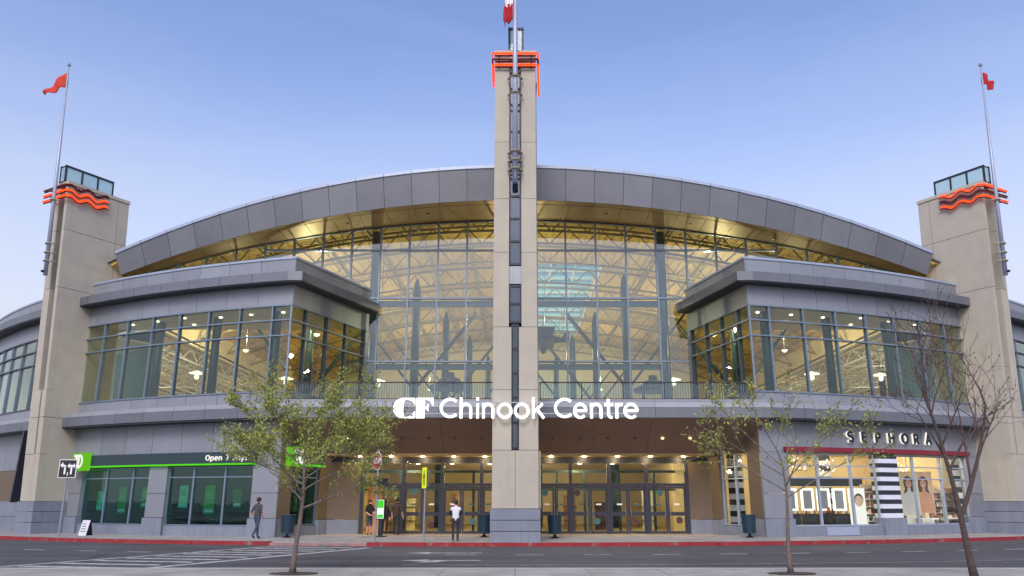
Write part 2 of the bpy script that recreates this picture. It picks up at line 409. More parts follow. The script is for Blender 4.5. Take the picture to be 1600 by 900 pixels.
# painted markings, each a thin sheet of paint on the road
mk = bpy.data.objects.new('road_markings', None); C.objects.link(mk); tag(mk, 'white and yellow painted road markings', None, None, 'structure')
def paint(poly, m='road_paint', name='marking'):
    q = MB(); q.prism([(x, y, .004) for x, y in poly], (0, 0, .003)); return q.build(name, m, mk)
def band(a, b, w):
    a = Vector(a); b = Vector(b); t = (b - a).normalized(); nn = Vector((-t.y, t.x)) * w / 2
    return [a + nn, b + nn, b - nn, a - nn]
b1a, b1b = Vector((-10.0, 34.4)), Vector((-14.9, 23.4))
b2a, b2b = Vector((-5.9, 33.2)), Vector((-10.8, 22.2))
paint(band(b1a, b1b, .22), name='crosswalk_edge'); paint(band(b2a, b2b, .32), name='crosswalk_edge')
for i in range(10):
    t = (i + .5) / 10
    l = b1a.lerp(b1b, t); r = b2a.lerp(b2b, t)
    paint([(l.x + .35, l.y + .16), (r.x - .4, r.y + .16 + .5), (r.x - .4, r.y - .16 + .5), (l.x + .35, l.y - .16)], name='crosswalk_bar')
for i in range(-12, 16):
    if -8 < i * 2.35 < -3: continue
    a0 = i * 2.35; q = MB(); cbox(q, a0, a0 + .98, 9.2, 9.32, .004, .007, n=3); q.build('lane_dash', 'road_paint', mk)
q = MB(); cbox(q, -3, 30, 13.7, 13.82, .004, .007, n=40); q.build('centre_line', 'road_yellow', mk)
def arrow(x, y, L, w, both):
    p = [(x, y), (x + .8, y + .42), (x + .8, y + w), (x + L, y + w), (x + L, y - w), (x + .8, y - w), (x + .8, y - .42)]
    paint(p, name='lane_arrow')
    if both: paint([(x + 1.15, y - w - .02), (x + 1.5, y - w - .02), (x + 1.1, y - .85), (x + .5, y - .85)], name='lane_arrow')
arrow(-3.9, 29.9, 2.7, .10, False); arrow(-3.6, 26.2, 2.5, .10, True)
# ---------------------------------------------------------------- wings of the building
A0 = Vector((11.6, 39.5)); C0 = Vector((8.4, 46.2)); RL = (C0 - A0).length
RD = (C0 - A0).normalized(); RN = Vector((-abs(RD.y), -abs(RD.x)))
def upper(s):
    cu = Vector((8.85 if s < 0 else 9.95, 46.2)); rd = (cu - A0).normalized(); return cu, (cu - A0).length, rd, Vector((-abs(rd.y), -abs(rd.x)))     # the upper storey turns in less than the ground floor
#        # along the return wall, and out of it
def lbox(mb, t0, t1, d0, d1, z0, z1, s, k, mi=0):
    P = []; up = z0 >= 5.3; CU, RL2, RD2, RN2 = upper(s); D_, N_ = (RD2, RN2) if up else (RD, RN)
    if up: t0, t1 = t0 * RL2 / RL, t1 * RL2 / RL
    for z in (z0, z1):
        for t, d in ((t0, d0), (t1, d0), (t1, d1), (t0, d1)):
            p = A0 + D_ * t + N_ * d; P.append((s * k * p.x, p.y, z))
    return mb.hexa(P, mi)
PHA, PHB = 13.4, 30.6
MUL = [14.7 + 2.25 * i for i in range(7)]
G = .10     # degrees per seam half gap is tiny: 0.012 m = 0.0137 deg
GP = .012
def wing(s, k, side):
    CU, RL2, RD2, RN2 = upper(s)
    root = thing('mall_wing', drum(21, 0, s, k), side['label'], 'building'); cur = [root]
    B = lambda f, name, m, **kw: (lambda q: (f(q), q.build(name, m, cur[0], **kw))[1])(MB())
    cb = lambda name, m, *a: B(lambda q: cbox(q, *a, s=s, k=k), name, m)
    lb = lambda name, m, *a: B(lambda q: lbox(q, *a, s, k), name, m)
    # dark backing that shows in the joints
    for z0, z1 in ((11.76, 14.2), (5.35, 7.15)):
        cb('backing_wall', 'core', PHA + .3, PHB, -.3, -.05, z0, z1); lb('backing_wall', 'core', .3, RL, -.3, -.05, z0, z1)
    seams = [PHA] + [15.75 + 2.25 * i for i in range(7)] + [PHB + .2]
    tse = [0, 2.45, 4.9, RL]
    def course(name, m, z0, z1, d0, d1, ph=seams, ts=tse):
        for a, b in zip(ph[:-1], ph[1:]):
            cb(name, m, a + GP * (a > PHA), b - GP, d0, d1, z0, z1)
        for a, b in zip(ts[:-1], ts[1:]):
            lb(name, m, a + (.014 if a else d0 * 0), b - .012, d0, d1, z0, z1)
    course('parapet_panel', 'panel', 13.36, 14.22, -.12, 0)
    course('coping', 'coping', 14.22, 14.34, -.4, .05)
    course('wall_panel', 'panel', 11.74, 12.78, -.05, .0)
    # cornices wrap the corner: the curved run reaches past it, the straight run starts there
    def cornice(name, m, z0, z1, d, flat=True):
        for a, b in zip(seams[:-1], seams[1:]):
            cb(name, m, a + GP * (a > PHA), b - GP, -.03, d, z0, z1)
        for a, b in zip(tse[:-1], tse[1:]):
            lb(name, m, a + .012, min(b, RL - .1) - .012, -.03, d, z0, z1)
        # corner block
        p0 = drum(PHA, 0, s, k); p1 = drum(PHA, d, s, k)
        a1 = A0 + RN2 * d
        mid = Vector((s * k * (A0.x + RN2.x * d * .9 + .02), p1.y + .05, 0))
        B(lambda q: q.prism([(p0.x, p0.y + .02, z0 + .002), (p1.x, p1.y, z0 + .002), (mid.x, mid.y - .03, z0 + .002), (s * k * a1.x, a1.y, z0 + .002)], (0, 0, z1 - z0 - .004)), name, m)
    cornice('cornice', 'cornice', 12.84, 13.33, .72)
    cornice('cornice_soffit', 'soffit_grey', 12.78, 12.84, .66)
    course('sill_panel', 'panel', 6.56, 7.16, -.05, 0)
    for a, b in zip(seams[:-1], seams[1:]):
        cb('cornice', 'cornice', a + GP, b - GP, -.03, .86, 5.80, 6.28)
        cb('cornice_cap', 'panel_edge', a + GP, b - GP, -.03, .80, 6.30, 6.52)
        cb('cornice_soffit', 'soffit_grey', a + GP, b - GP, -.03, .80, 5.72, 5.80)
        cb('lower_panel', 'panel', a + GP, b - GP, -.05, 0, side['head'] + .02, 5.72)
    cur[0] = sub_(root, 'window_band')
    zt = (7.20, 10.10, 10.92, 11.70)
    ph = [PHA] + MUL + [PHB - .1]
    for i in range(len(ph) - 1):
        for j in range(3):
            cb('pane', 'glass_wing', ph[i] + .05, ph[i + 1] - .05, -.10, -.07, zt[j] + .04, zt[j + 1] - .04)
    for p in MUL + [PHB - .15]: cb('mullion', 'mullion', p - .045, p + .045, -.2, .03, 7.2, 11.7)
    for z in zt: cb('transom', 'mullion', PHA, PHB - .1, -.18, .05, z - .035, z + .035)
    cur[0] = sub_(root, 'return_window')
    tm = [0, 1.25, 3.15, 5.05, 6.95]
    for i in range(4):
        for j in range(3):
            lb('pane', 'glass_wing', tm[i] + .05, tm[i + 1] - .05, -.10, -.07, zt[j] + .04, zt[j + 1] - .04)
    for t in tm[1:]: lb('mullion', 'mullion_dark', t - .04, t + .04, -.2, .03, 7.2, 11.7)
    for z in zt: lb('transom', 'mullion', .0, RL, -.18, .04, z - .034, z + .034)
    lb('end_panel', 'panel', 7.0, RL, -.25, .01, 7.2, 11.7)
    cur[0] = root
    p = drum(PHA, 0, s, k); B(lambda q: q.box(min(p.x, p.x + s * .09) - .0, max(p.x, p.x + s * .09), p.y - .02, p.y + .12, 7.2, 11.7), 'corner_post', 'mullion')
    # roof deck, ceiling under it, floor slab: between the drum and the hall front
    def region(z0, z1, name, m, dd=-.3, back=46.1):
        pts = [drum(PHA + .5 + (PHB - PHA - .5) * i / 10, dd, s, k) for i in range(11)]
        poly = [(q.x, q.y, z0) for q in pts] + [(pts[-1].x, back, z0), (s * k * (CU.x + .4), back, z0)]
        B(lambda q: q.prism(poly, (0, 0, z1 - z0)), name, m)
    region(13.3, 13.42, 'roof_deck', 'roof_membrane'); region(11.8, 11.9, 'ceiling', 'cream_wall'); region(6.2, 6.5, 'floor_slab', 'floor_tile', back=47)
    for i in range(6):
        for j, dd in enumerate((-1.1, -2.6) if i % 2 else (-1.1,)):
            c = drum(15.2 + 2.4 * i + j * .9, dd - (.6 if i < 3 else 0), s, k)
            if c.y < 45.8: B(lambda q: q.lathe([(.09, 0), (.09, .04)], 10, (c.x, c.y, 11.75)), 'downlight', 'downlight')
    # ground floor: piers with plinths, shop-window frames and panes
    hd = side['head']
    piers = [(13.4, 15.05, side['pier'][0]), (21.0, 22.4, side['pier'][1]), (28.3, PHB + .2, side['pier'][2])]
    for a, b, pm in piers:
        cur[0] = sub_(root, 'pier')
        if pm == 'stripes':
            zz = 1.0; i = 0; step = (hd - 1.0) / 14
            for i in range(14):
                cb('stripe', 'stripe_dark' if i % 2 else 'stripe_white', a, b, -.5, .10, zz + i * step, zz + (i + 1) * step - .004)
            cb('plinth', 'plinth', a - .1, b + .1, -.5, .18, .15, 1.0)
        else:
            for z0, z1 in ((1.02, 2.2), (2.22, hd + .0)): cb('pier_panel', 'panel', a, b, -.5, .06, z0, z1)
            cb('plinth', 'plinth', a - .08, b + .05, -.5, .16, .15, 1.0)
    for (a, b, ms) in ((15.05, 21.0, (17.0, 19.2)), (22.4, 28.3, (23.9, 26.2))):
        cur[0] = sub_(root, 'shop_window')
        cb('stall_riser', 'plinth', a + .01, b - .01, -.32, .0, .15, .62)
        xs = [a] + list(ms) + [b]; zz = side['transoms']
        for z in zz: cb('window_rail', side['frame'], a + .02, b - .02, -.24, -.12, z - .03, z + .03)
        for x in xs: cb('window_mullion', side['frame'], max(a, x - .055), min(b, x + .055), -.25, -.11, .64, hd - .02)
        for i in range(3):
            for z0, z1 in zip(zz[:-1], zz[1:]): cb('pane', side['glass'], xs[i] + .06, xs[i + 1] - .06, -.20, -.175, z0 + .035, z1 - .035)
    cur[0] = root
    # ground-floor return wall: pier flank, display window, brown end
    lb('pier_flank', 'brown_wall', .06, .95, -.4, -.02, 1.02, 5.7); lb('plinth', 'plinth', .05, .95, -.4, .08, .15, 1.0)
    lb('pier_flank', 'brown_wall', 3.1, 3.9, -.4, -.02, .9, 5.7); lb('plinth', 'plinth', 3.1, 3.9, -.4, .05, .15, .88)
    lb('pier_flank', 'brown_wall', .97, 3.08, -.4, -.02, hd + .25, 5.7)
    cur[0] = sub_(root, 'display_window')
    lb('stall_riser', 'plinth', .97, 3.08, -.4, -.03, .15, .6)
    for t in (1.0, 2.05, 3.05): lb('window_mullion', side['frame'], t - .04, t + .04, -.3, -.16, .62, hd + .23)
    zz = side['transoms'][:-1] + [hd + .2]
    for z in zz: lb('window_rail', side['frame'], 1.0, 3.05, -.3, -.17, z - .03, z + .03)
    for a, b in ((1.05, 2.0), (2.1, 3.0)):
        for z0, z1 in zip(zz[:-1], zz[1:]): lb('pane', side['glass'], a, b, -.24, -.215, z0 + .035, z1 - .035)
    # the shop room behind
    cur[0] = sub_(root, 'shop_room')
    dd = -7.5
    cb('room_back_wall', side['room'], PHA - 1.5, PHB, dd - .15, dd, .15, 5.2)
    cb('room_side_wall', side['room'], PHB - .4, PHB - .1, dd, -.5, .15, 5.2)
    cb('room_ceiling', side['ceil'], PHA + 1, PHB, dd, -.42, hd + .32, hd + .42)
    cb('room_bulkhead', side['ceil'], PHA + .6, PHB, -.42, -.30, hd - .01, 5.6)
    cb('room_floor', side['floor'], PHA + .8, PHB, dd, -.3, .15, .175)
    pin = A0 + RD * 3.7 - RN * .4
    q0 = drum(PHA - 1.5, dd, s, k)
    B(lambda q: q.prism([(s * k * pin.x, pin.y, .15), (s * k * (pin.x + .12), pin.y, .15), (q0.x + s * .12, q0.y, .15), (q0.x, q0.y, .15)], (0, 0, 5.0)), 'room_side_wall', side['room'])
    lampcol = side['lamp']
    for ph_, d_ in ((16.5, -2.2), (20, -4.5), (24.5, -2.2), (27.5, -4.2)):
        c = drum(ph_, d_, s, k)
        lamp('shop_light', (c.x, c.y, hd + .1), side['power'], lampcol, root, .12)
    for i in range(9):
        for d_ in (-1.2, -3.0, -5.0):
            c = drum(15.5 + 1.55 * i + .3 * d_ / 3, d_, s, k)
            B(lambda q: q.lathe([(.10, 0), (.10, .03)], 8, (c.x, c.y, hd + .285)), 'downlight', 'downlight')
    return root
SL = dict(label='grey panelled curved wing with green bank shop front, left of the entrance', head=3.56, pier=('p', 'p', 'p'), transoms=[.66, 3.0, 3.50],
          frame='mullion', glass='glass_bank', room='bank_room', ceil='bank_room', floor='floor_tile', lamp=(.85, 1, .85), power=16)
SR = dict(label='grey panelled curved wing with bright cosmetics shop, right of the entrance', head=4.18, pier=('p', 'stripes', 'p'), transoms=[.66, 2.95, 3.55, 4.12],
          frame='coping', glass='glass_shop', room='cream_wall', ceil='cream_wall', floor='floor_tile', lamp=(1, .84, .56), power=110)
KL, KR = 1.0, 1.045
wingL = wing(-1, KL, SL); wingR = wing(1, KR, SR)

# outer wings beyond the corner towers
def outer(s, k, label):
    root = thing('mall_wing', drum(37, 0, s, k), label, 'building')
    cb = lambda name, m, *a: (lambda q: (cbox(q, *a, s=s, k=k), q.build(name, m, root))[1])(MB())
    P0, P1 = 32.4, 54.3
    cb('backing_wall', 'core', P0, P1, -.3, -.05, 11.6, 14.1); cb('backing_wall', 'core', P0, P1, -.3, -.05, 3.5, 7.15)
    n = 10; st = (P1 - P0) / n
    for i in range(n):
        a, b = P0 + i * st + GP, P0 + (i + 1) * st - GP
        cb('parapet_panel', 'panel', a, b, -.12, 0, 13.2, 14.1); cb('coping', 'coping', a, b, -.4, .05, 14.1, 14.22)
        cb('cornice', 'cornice', a, b, -.03, .72, 12.7, 13.17); cb('cornice_soffit', 'soffit_grey', a, b, -.03, .66, 12.62, 12.7)
        cb('wall_panel', 'panel', a, b, -.05, 0, 11.6, 12.6); cb('sill_panel', 'panel', a, b, -.05, 0, 6.56, 7.16)
        cb('cornice', 'cornice', a, b, -.03, .86, 5.8, 6.28); cb('cornice_cap', 'panel_edge', a, b, -.03, .8, 6.3, 6.52)
        cb('lower_panel', 'panel', a, b, -.05, 0, 3.6, 5.78)
        cb('brown_panel', 'brown_wall', a, b, -.1, -.02, 1.8, 3.58)
        for z0, z1 in ((7.24, 9.9), (9.98, 10.75), (10.83, 11.55)): cb('pane', 'glass_wing', a + .03, b - .03, -.1, -.07, z0, z1)
        cb('mullion', 'mullion', b - .05, b + .04, -.2, .03, 7.2, 11.6)
        for z in (7.2, 9.94, 10.79, 11.58): cb('transom', 'mullion_dark', a - .01, b + .01, -.18, .05, z - .035, z + .035)
    cb('plinth', 'plinth', P0, P1, -.3, .3, .15, .95); cb('plinth', 'plinth', P0, P1, -.3, .26, .97, 1.8)
    cb('ceiling', 'cream_wall', P0, P1, -6, -.3, 11.75, 11.85); cb('roof_deck', 'roof_membrane', P0, P1, -6, -.3, 13.3, 13.4)
    cb('room_back_wall', 'bank_room', P0, P1, -6.2, -6, 6.2, 13); cb('floor_slab', 'floor_tile', P0, P1, -6, -.3, 6.2, 6.5)
    q = MB(); p0 = drum(34.6, .45, s, k); p1 = drum(33.6, .7, s, k)
    q.bar((p0.x, p0.y, 1.8), (p1.x, p1.y, 5.75), .75, .4); q.build('raking_column', 'dark_metal', root)
    c = drum(38, -3, s, k); lamp('room_light', (c.x, c.y, 10.5), 60, (1, .9, .7), root)
    for i in range(3):
        c = drum(34 + 1.9 * i, -1.5, s, k); q = MB(); q.lathe([(.13, 0), (.13, .04)], 8, (c.x, c.y, 11.7)); q.build('downlight', 'downlight', root)
outer(-1, KL, 'far left curved grey wing behind the left corner tower')
outer(1, KR, 'far right curved grey wing behind the right corner tower')

# ---------------------------------------------------------------- corner towers
def corner_frame(s, k):
    ph = 30.2; er = Vector((math.sin(R_(ph)), -math.cos(R_(ph)))); et = Vector((math.cos(R_(ph)), math.sin(R_(ph))))
    P0 = Vector((25.5, 43.1))
    def T(u, w, z):
        p = P0 + er * u + et * w
        return (s * (k * p.x + .05 * z), p.y, z)
    return T
def tbox(q, T, u0, u1, w0, w1, z0, z1):
    return q.hexa([T(u0, w0, z0), T(u1, w0, z0), T(u1, w1, z0), T(u0, w1, z0), T(u0, w0, z1), T(u1, w0, z1), T(u1, w1, z1), T(u0, w1, z1)])
def clamp_ring(q, T, u, w, z, r=.17):
    pts = []
    for i in range(9):
        a = math.pi * i / 8; pts.append(T(u + r * math.sin(a), w + r * math.cos(a), z))
    q.tube([T(u - .3, w + r + .14, z)] + [T(u - .12, w + r + .1, z)] + pts + [T(u - .12, w - r - .1, z), T(u - .3, w - r - .14, z)], .045, 6)
def corner_tower(s, k, dark_i, words):
    T = corner_frame(s, k); b = T(-1, .7, 0)
    root = thing('corner_tower', (b[0], b[1], .15), words[0], 'tower')
    cur = [root]; tb = lambda name, m, *a: (lambda q: (tbox(q, T, *a), q.build(name, m, cur[0]))[1])(MB())
    tb('tower_core', 'core', -3.75, -.40, .06, 1.34, .2, 19.9)
    zs = [1.82, 6.3, 13.7, 17.2, 20.0]
    for z0, z1 in zip(zs[:-1], zs[1:]):
        tb('side_panel', 'concrete', -3.2, -.36, 0, .08, z0, z1 - .025); tb('side_panel', 'concrete', -3.85, -3.225, 0, .08, z0, z1 - .025)
        tb('outer_panel', 'concrete', -3.85, -.36, 1.32, 1.4, z0, z1 - .025)
        for a, c, lo in ((0, .26, 7.8), (.80, 1.4, 7.8)):
            y0, y1 = max(z0, lo), z1 - .025
            if y1 > y0: tb('pilaster', 'concrete', -.355, 0, a, c, y0, y1)
    tb('groove', 'dark_recess', -.40, -.34, .26, .80, 7.8, 19.97)
    for a, c in ((0, .40), (.56, 1.4)): tb('pilaster', 'concrete', -.355, 0, a, c, 6.3, 7.79); tb('pilaster', 'concrete', -.355, 0, a, c, 4.3, 6.275)
    tb('groove', 'black_paint', -.40, -.30, .40, .56, 4.3, 7.79)
    tb('pilaster', 'concrete', -.355, 0, 0, .47, 1.82, 4.28); tb('pilaster', 'concrete', -.355, 0, .485, 1.4, 1.82, 4.28)
    tb('back_panel', 'concrete', -3.91, -3.855, 0, 1.4, 1.82, 19.97)
    tb('coping', 'concrete', -3.96, .05, -.05, 1.45, 20.0, 20.2)
    cur[0] = sub_(root, 'plinth')
    for i, (z0, z1) in enumerate(((.15, .72), (.745, 1.27), (1.295, 1.80))): tb('plinth_course', 'plinth', -4.6, .12 - .01 * i, -.12 + .01 * i, 1.5, z0, z1)
    # lantern on top: dark frame with frosted panes
    cur[0] = sub_(root, 'lantern')
    u0, u1, w0, w1, z0, z1 = -3.0, .0, .45, .95, 20.2, 21.25
    for i in range(4):
        u = u0 + (u1 - u0) * i / 3
        for w in (w0, w1): tb('lantern_post', 'dark_metal', u - .05, u + .05, w - .04, w + .04, z0, z1)
    for w in (w0, w1):
        for z in (z0 + .05, z1): tb('lantern_rail', 'dark_metal', u0 - .05, u1 + .05, w - .05, w + .05, z - .06, z + .06)
        for i in range(3):
            a = u0 + (u1 - u0) * i / 3
            tb('lantern_pane', 'lantern_glass', a + .05, a + .95, w - .015, w + .015, z0 + .1, z1 - .06)
    tb('lantern_pane', 'lantern_glass', u1 - .015, u1 + .015, w0 + .05, w1 - .05, z0 + .1, z1 - .06)
    tb('lantern_roof', 'dark_metal', u0, u1, w0 + .05, w1 - .05, z1 - .02, z1 + .05)
    # neon wave sign
    sg = thing('neon_sign', T(.2, .3, 18.9), words[1], 'neon sign')
    for i, z in enumerate((19.85, 19.5, 19.15)):
        pts = [T(.28, 2.05, z), T(.28, .85, z), T(.28, 0, z), T(.28, -.16, z)]
        for j in range(1, 29):
            uu = .28 - 2.7 * j / 28
            pts.append(T(uu, -.16, z + .12 * math.sin(2 * math.pi * (j / 28) * 2.4) * min(1, j / 5)))
        q = MB(); q.tube(pts, .055, 8); q.build('tube', 'neon_dark' if i == dark_i else 'neon', sg, smooth=True)
        q = MB(); q.tube([Vector(p) + Vector((0, 0, -.09)) + Vector(T(-.05, 0, 0)) - Vector(T(0, 0, 0)) for p in pts], .045, 5); q.build('channel', 'neon_dark', sg)
        q = MB(); q.bar(T(.28, 2.02, z), T(-.2, 1.4, z), .06); q.bar(T(-.6, -.14, z), T(-.6, .02, z), .05); q.bar(T(-2.1, -.14, z), T(-2.1, .02, z), .05); q.build('bracket', 'neon_dark', sg)
    # flagpole clamped to the groove
    pu, pw = .5, .5
    fp = thing('flagpole', T(pu, pw, 14.3), words[2], 'flagpole')
    q = MB(); q.tube([T(pu, pw, 14.3), T(pu, pw, 20), T(pu, pw, 27.7)], [.115, .10, .045], 12); q.build('pole', 'pole_metal', fp, smooth=True)
    q = MB(); e = T(pu, pw, 27.7); q.lathe([(.02, 0), (.1, .06), (.12, .14), (.08, .22), (.01, .26)], 10, e); q.build('finial', 'steel', fp)
    for z in (15.15, 15.65, 16.2, 18.9):
        q = MB(); clamp_ring(q, T, pu, pw, z); q.build('clamp', 'clamp', fp)
    q = MB(); q.bar(T(pu, pw, 14.5), T(pu + .25, pw, 14.5), .12); q.build('cleat', 'black_paint', fp)
    return T
def flag(name, label, m, P, loc, wave=.12, parent=None):
    """cloth sheet: P is a grid of points (rows along the hoist); built as a thin closed solid"""
    rows, cols = len(P), len(P[0]); vs = []; th = Vector((0, .012, 0))
    for r in P:
        for p in r: vs.append(Vector(p))
    n = len(vs); vs += [v + th for v in vs]; fs = []
    mi = []
    for i in range(rows - 1):
        for j in range(cols - 1):
            a = i * cols + j; fs += [(a, a + 1, a + cols + 1, a + cols), (n + a, n + a + cols, n + a + cols + 1, n + a + 1)]
    edge = [j for j in range(cols)] + [i * cols + cols - 1 for i in range(1, rows)] + [(rows - 1) * cols + j for j in range(cols - 2, -1, -1)] + [i * cols for i in range(rows - 2, 0, -1)]
    for a, b in zip(edge, edge[1:] + edge[:1]): fs.append((a, b, n + b, n + a))
    q = MB(); q.add(vs, fs)
    o = q.build(name, m, None, smooth=True)
    return tag(o, label, 'flag')
TL = corner_tower(-1, KL, 0, ('beige concrete corner tower with vertical groove, left of the building', 'orange neon wave sign with dark top tube on the left corner tower', 'tall silver flagpole on the left corner tower'))
TR = corner_tower(1, KR, 1, ('beige concrete corner tower with vertical groove, right of the building', 'orange neon wave sign with dark middle tube on the right corner tower', 'tall silver flagpole on the right corner tower'))
def lerp3(a, b, t): return Vector(a).lerp(Vector(b), t)
def droop(T, ztop, zbot, tip_dx, tip_top, tip_bot):
    P = []
    for i in range(7):
        t = i / 6; h = Vector(T(.5, .5, ztop + (zbot - ztop) * t)); e = h + Vector((tip_dx, -.1, 0)); e.z = tip_top + (tip_bot - tip_top) * t
        P.append([h.lerp(e, j / 9) + Vector((0, .13 * math.sin(j * 1.3 + t * 2), .05 * math.sin(j * .9))) for j in range(10)])
    return P
flag('flag', 'orange red pennant drooping outward from the left flagpole', 'flag_orange', droop(TL, 27.5, 26.3, -1.25, 25.85, 25.7), None)
flag('flag', 'dark red flag hanging limp from the right flagpole', 'flag_red', droop(TR, 27.5, 26.5, .55, 26.5, 25.9), None)

# ---------------------------------------------------------------- central tower
ct = thing('central_tower', (0, 36, .15), 'tall beige central pylon with dark window strip over the entrance', 'tower')
bx = lambda root, name, m, *a: (lambda q: (q.box(*a), q.build(name, m, root))[1])(MB())
YF = 34.6
bx(ct, 'tower_core', 'core', -.93, .93, YF + .3, 43.1, .2, 23.4)
for z0, z1, xi in ((3.97, 6.6, .17), (6.6, 9.45, .17), (9.45, 13.0, .29), (13.0, 15.67, .29), (15.67, 18.6, .29), (18.6, 23.45, .29)):
    bx(ct, 'pilaster', 'concrete', -1.0, -xi, YF, YF + .42, z0, z1 - .02); bx(ct, 'pilaster', 'concrete', xi, 1.0, YF, YF + .42, z0, z1 - .02)
    bx(ct, 'side_panel', 'concrete', -1.0, -.9, YF + .43, 43.2, z0, z1 - .02)
    q = MB(); q.hexa([(.9, YF + .43, z0), (1.0, YF + .43, z0), (1.17, 39, z0), (.9, 39, z0), (.9, YF + .43, z1 - .02), (1.0, YF + .43, z1 - .02), (1.17, 39, z1 - .02), (.9, 39, z1 - .02)]); q.build('side_panel', 'concrete', ct)
    bx(ct, 'side_panel', 'concrete', .9, 1.17, 39.02, 43.2, z0, z1 - .02)
bx(ct, 'base_panel', 'concrete', -1.0, -.008, YF, YF + .42, 1.52, 3.95); bx(ct, 'base_panel', 'concrete', .008, 1.0, YF, YF + .42, 1.52, 3.95)
bx(ct, 'base_panel', 'concrete', -1.0, -.9, YF + .43, 43.2, 1.52, 3.95); bx(ct, 'base_panel', 'concrete', .9, 1.12, YF + .43, 43.2, 1.52, 3.95)
for i, (z0, z1) in enumerate(((.15, .58), (.605, 1.03), (1.055, 1.5))): bx(ct, 'plinth_course', 'plinth', -1.07, 1.07, YF - .1 + .005 * i, 43.2, z0, z1)
bx(ct, 'coping', 'concrete', -1.03, 1.03, YF - .02, 37.5, 23.45, 23.6)
bx(ct, 'back_cap', 'concrete', -1.0, 1.17, 37.52, 43.2, 23.45, 23.55)
def strip(z0, z1, hw, n):
    ct = sub_(globals()['ct'], 'window_strip')
    bx(ct, 'window_back', 'slate_blue', -hw - .02, hw + .02, YF + .28, YF + .30, z0, z1)
    h = (z1 - z0) / n
    for i in range(n):
        bx(ct, 'pane', 'glass_strip', -hw + .06, hw - .06, YF + .17, YF + .19, z0 + i * h + .05, z0 + (i + 1) * h - .05)
        bx(ct, 'window_rail', 'dark_metal', -hw + .07, hw - .07, YF + .12, YF + .22, z0 + i * h - .05, z0 + i * h + .05)
    for sx in (-1, 1): bx(ct, 'window_stile', 'dark_metal', sx * hw - (.07 if sx > 0 else 0), sx * hw + (0 if sx > 0 else .07), YF + .10, YF + .24, z0 - .05, z1 + .05)
    bx(ct, 'window_rail', 'dark_metal', -hw + .07, hw - .07, YF + .12, YF + .22, z1 - .05, z1 + .05)
strip(12.45, 22.6, .28, 9); strip(9.7, 11.4, .28, 2); strip(4.05, 9.55, .165, 5)
bx(ct, 'spandrel', 'panel', -.285, .285, YF + .12, YF + .25, 11.5, 12.35)
bx(ct, 'spandrel', 'concrete', -.285, .285, YF + .05, YF + .25, 22.7, 23.45)
ct0 = ct; ct = sub_(ct0, 'lantern')
for i, y in enumerate((35.2, 36.4, 37.6)):
    for x in (-.3, .38): bx(ct, 'lantern_post', 'dark_metal', x - .05, x + .05, y - .05, y + .05, 23.6, 25.2)
for z in (23.7, 25.15):
    for x in (-.3, .38): bx(ct, 'lantern_rail', 'dark_metal', x - .06, x + .06, 35.1, 37.7, z, z + .12)
    for y in (35.2, 37.6): bx(ct, 'lantern_rail', 'dark_metal', -.24, .32, y - .06, y + .06, z, z + .12)
bx(ct, 'lantern_pane', 'lantern_glass', -.25, .33, 35.19, 35.21, 23.82, 25.15)
for x in (-.3, .38): bx(ct, 'lantern_pane', 'lantern_glass', x - .015, x + .015, 35.25, 37.55, 23.82, 25.15)
cs = thing('neon_sign', (0, 34.4, 22.6), 'orange neon bands with dark middle tube round the top of the central pylon', 'neon sign')
for i, z in enumerate((23.3, 22.97, 22.66)):
    m = 'neon_dark' if i == 1 else 'neon'
    pts = [(-1.12, 36.5, z), (-1.12, 35.5, z), (-1.12, 34.38, z), (0, 34.38, z), (1.13, 34.38, z)] + [(1.13 + .13 * j / 20, 34.38 + 3.2 * j / 20, z + .1 * math.sin(j * .75) * min(1, j / 4)) for j in range(1, 21)]
    q = MB(); q.tube(pts, .055, 8); q.build('tube', m, cs, smooth=True)
    q = MB(); q.tube([(-1.0, 34.47, z - .08), (1.02, 34.47, z - .08)], .05, 6); q.bar((-.8, 34.4, z - .05), (-.8, 34.62, z - .05), .05); q.bar((.8, 34.4, z - .05), (.8, 34.62, z - .05), .05); q.build('channel', 'neon_dark', cs)
Tc = lambda u, w, z: (w, YF - u, z)
fp = thing('flagpole', (0, 34.2, 16.3), 'tall silver flagpole clamped to the front of the central pylon', 'flagpole')
q = MB(); q.tube([(0, 34.2, 16.3), (0, 34.2, 23), (0, 34.2, 30)], [.14, .125, .08], 14); q.build('pole', 'pole_metal', fp, smooth=True)
q = MB(); q.lathe([(.02, 0), (.1, .06), (.12, .14), (.08, .22), (.01, .26)], 10, (0, 34.2, 30)); q.build('finial', 'steel', fp)
for z in (17.0, 17.45, 17.9, 21.0, 21.9):
    q = MB(); clamp_ring(q, Tc, .4, 0, z, .2); q.build('clamp', 'clamp', fp)
q = MB(); q.tube([(0, 34.03, 16.45), (0, 34.03, 16.75)], .03, 6); q.build('cleat', 'steel', fp)
# national flag hanging in folds: red, white, red fields
def hang():
    P = []
    for i in range(15):
        z = 28.2 - 3.2 * i / 14; w = .14 + .34 * min(1, i / 10) * (1 if i < 13 else .8)
        P.append([(-.12 - w * j / 12, 34.15 - .09 * math.sin(j * 1.25 + i * .12), z - .02 * j + .12 * math.sin(j * .9)) for j in range(13)])
    return P
fl = flag('flag', 'red and white national flag hanging limp from the central flagpole', ['flag_red', 'flag_white'], hang(), None)
for f in fl.data.polygons:
    x, z = f.center.x, f.center.z
    f.material_index = 1 if (25.9 < z < 27.3 and x > -.5) and not (abs(z - 26.6) < .25 and -.42 < x < -.28) else 0

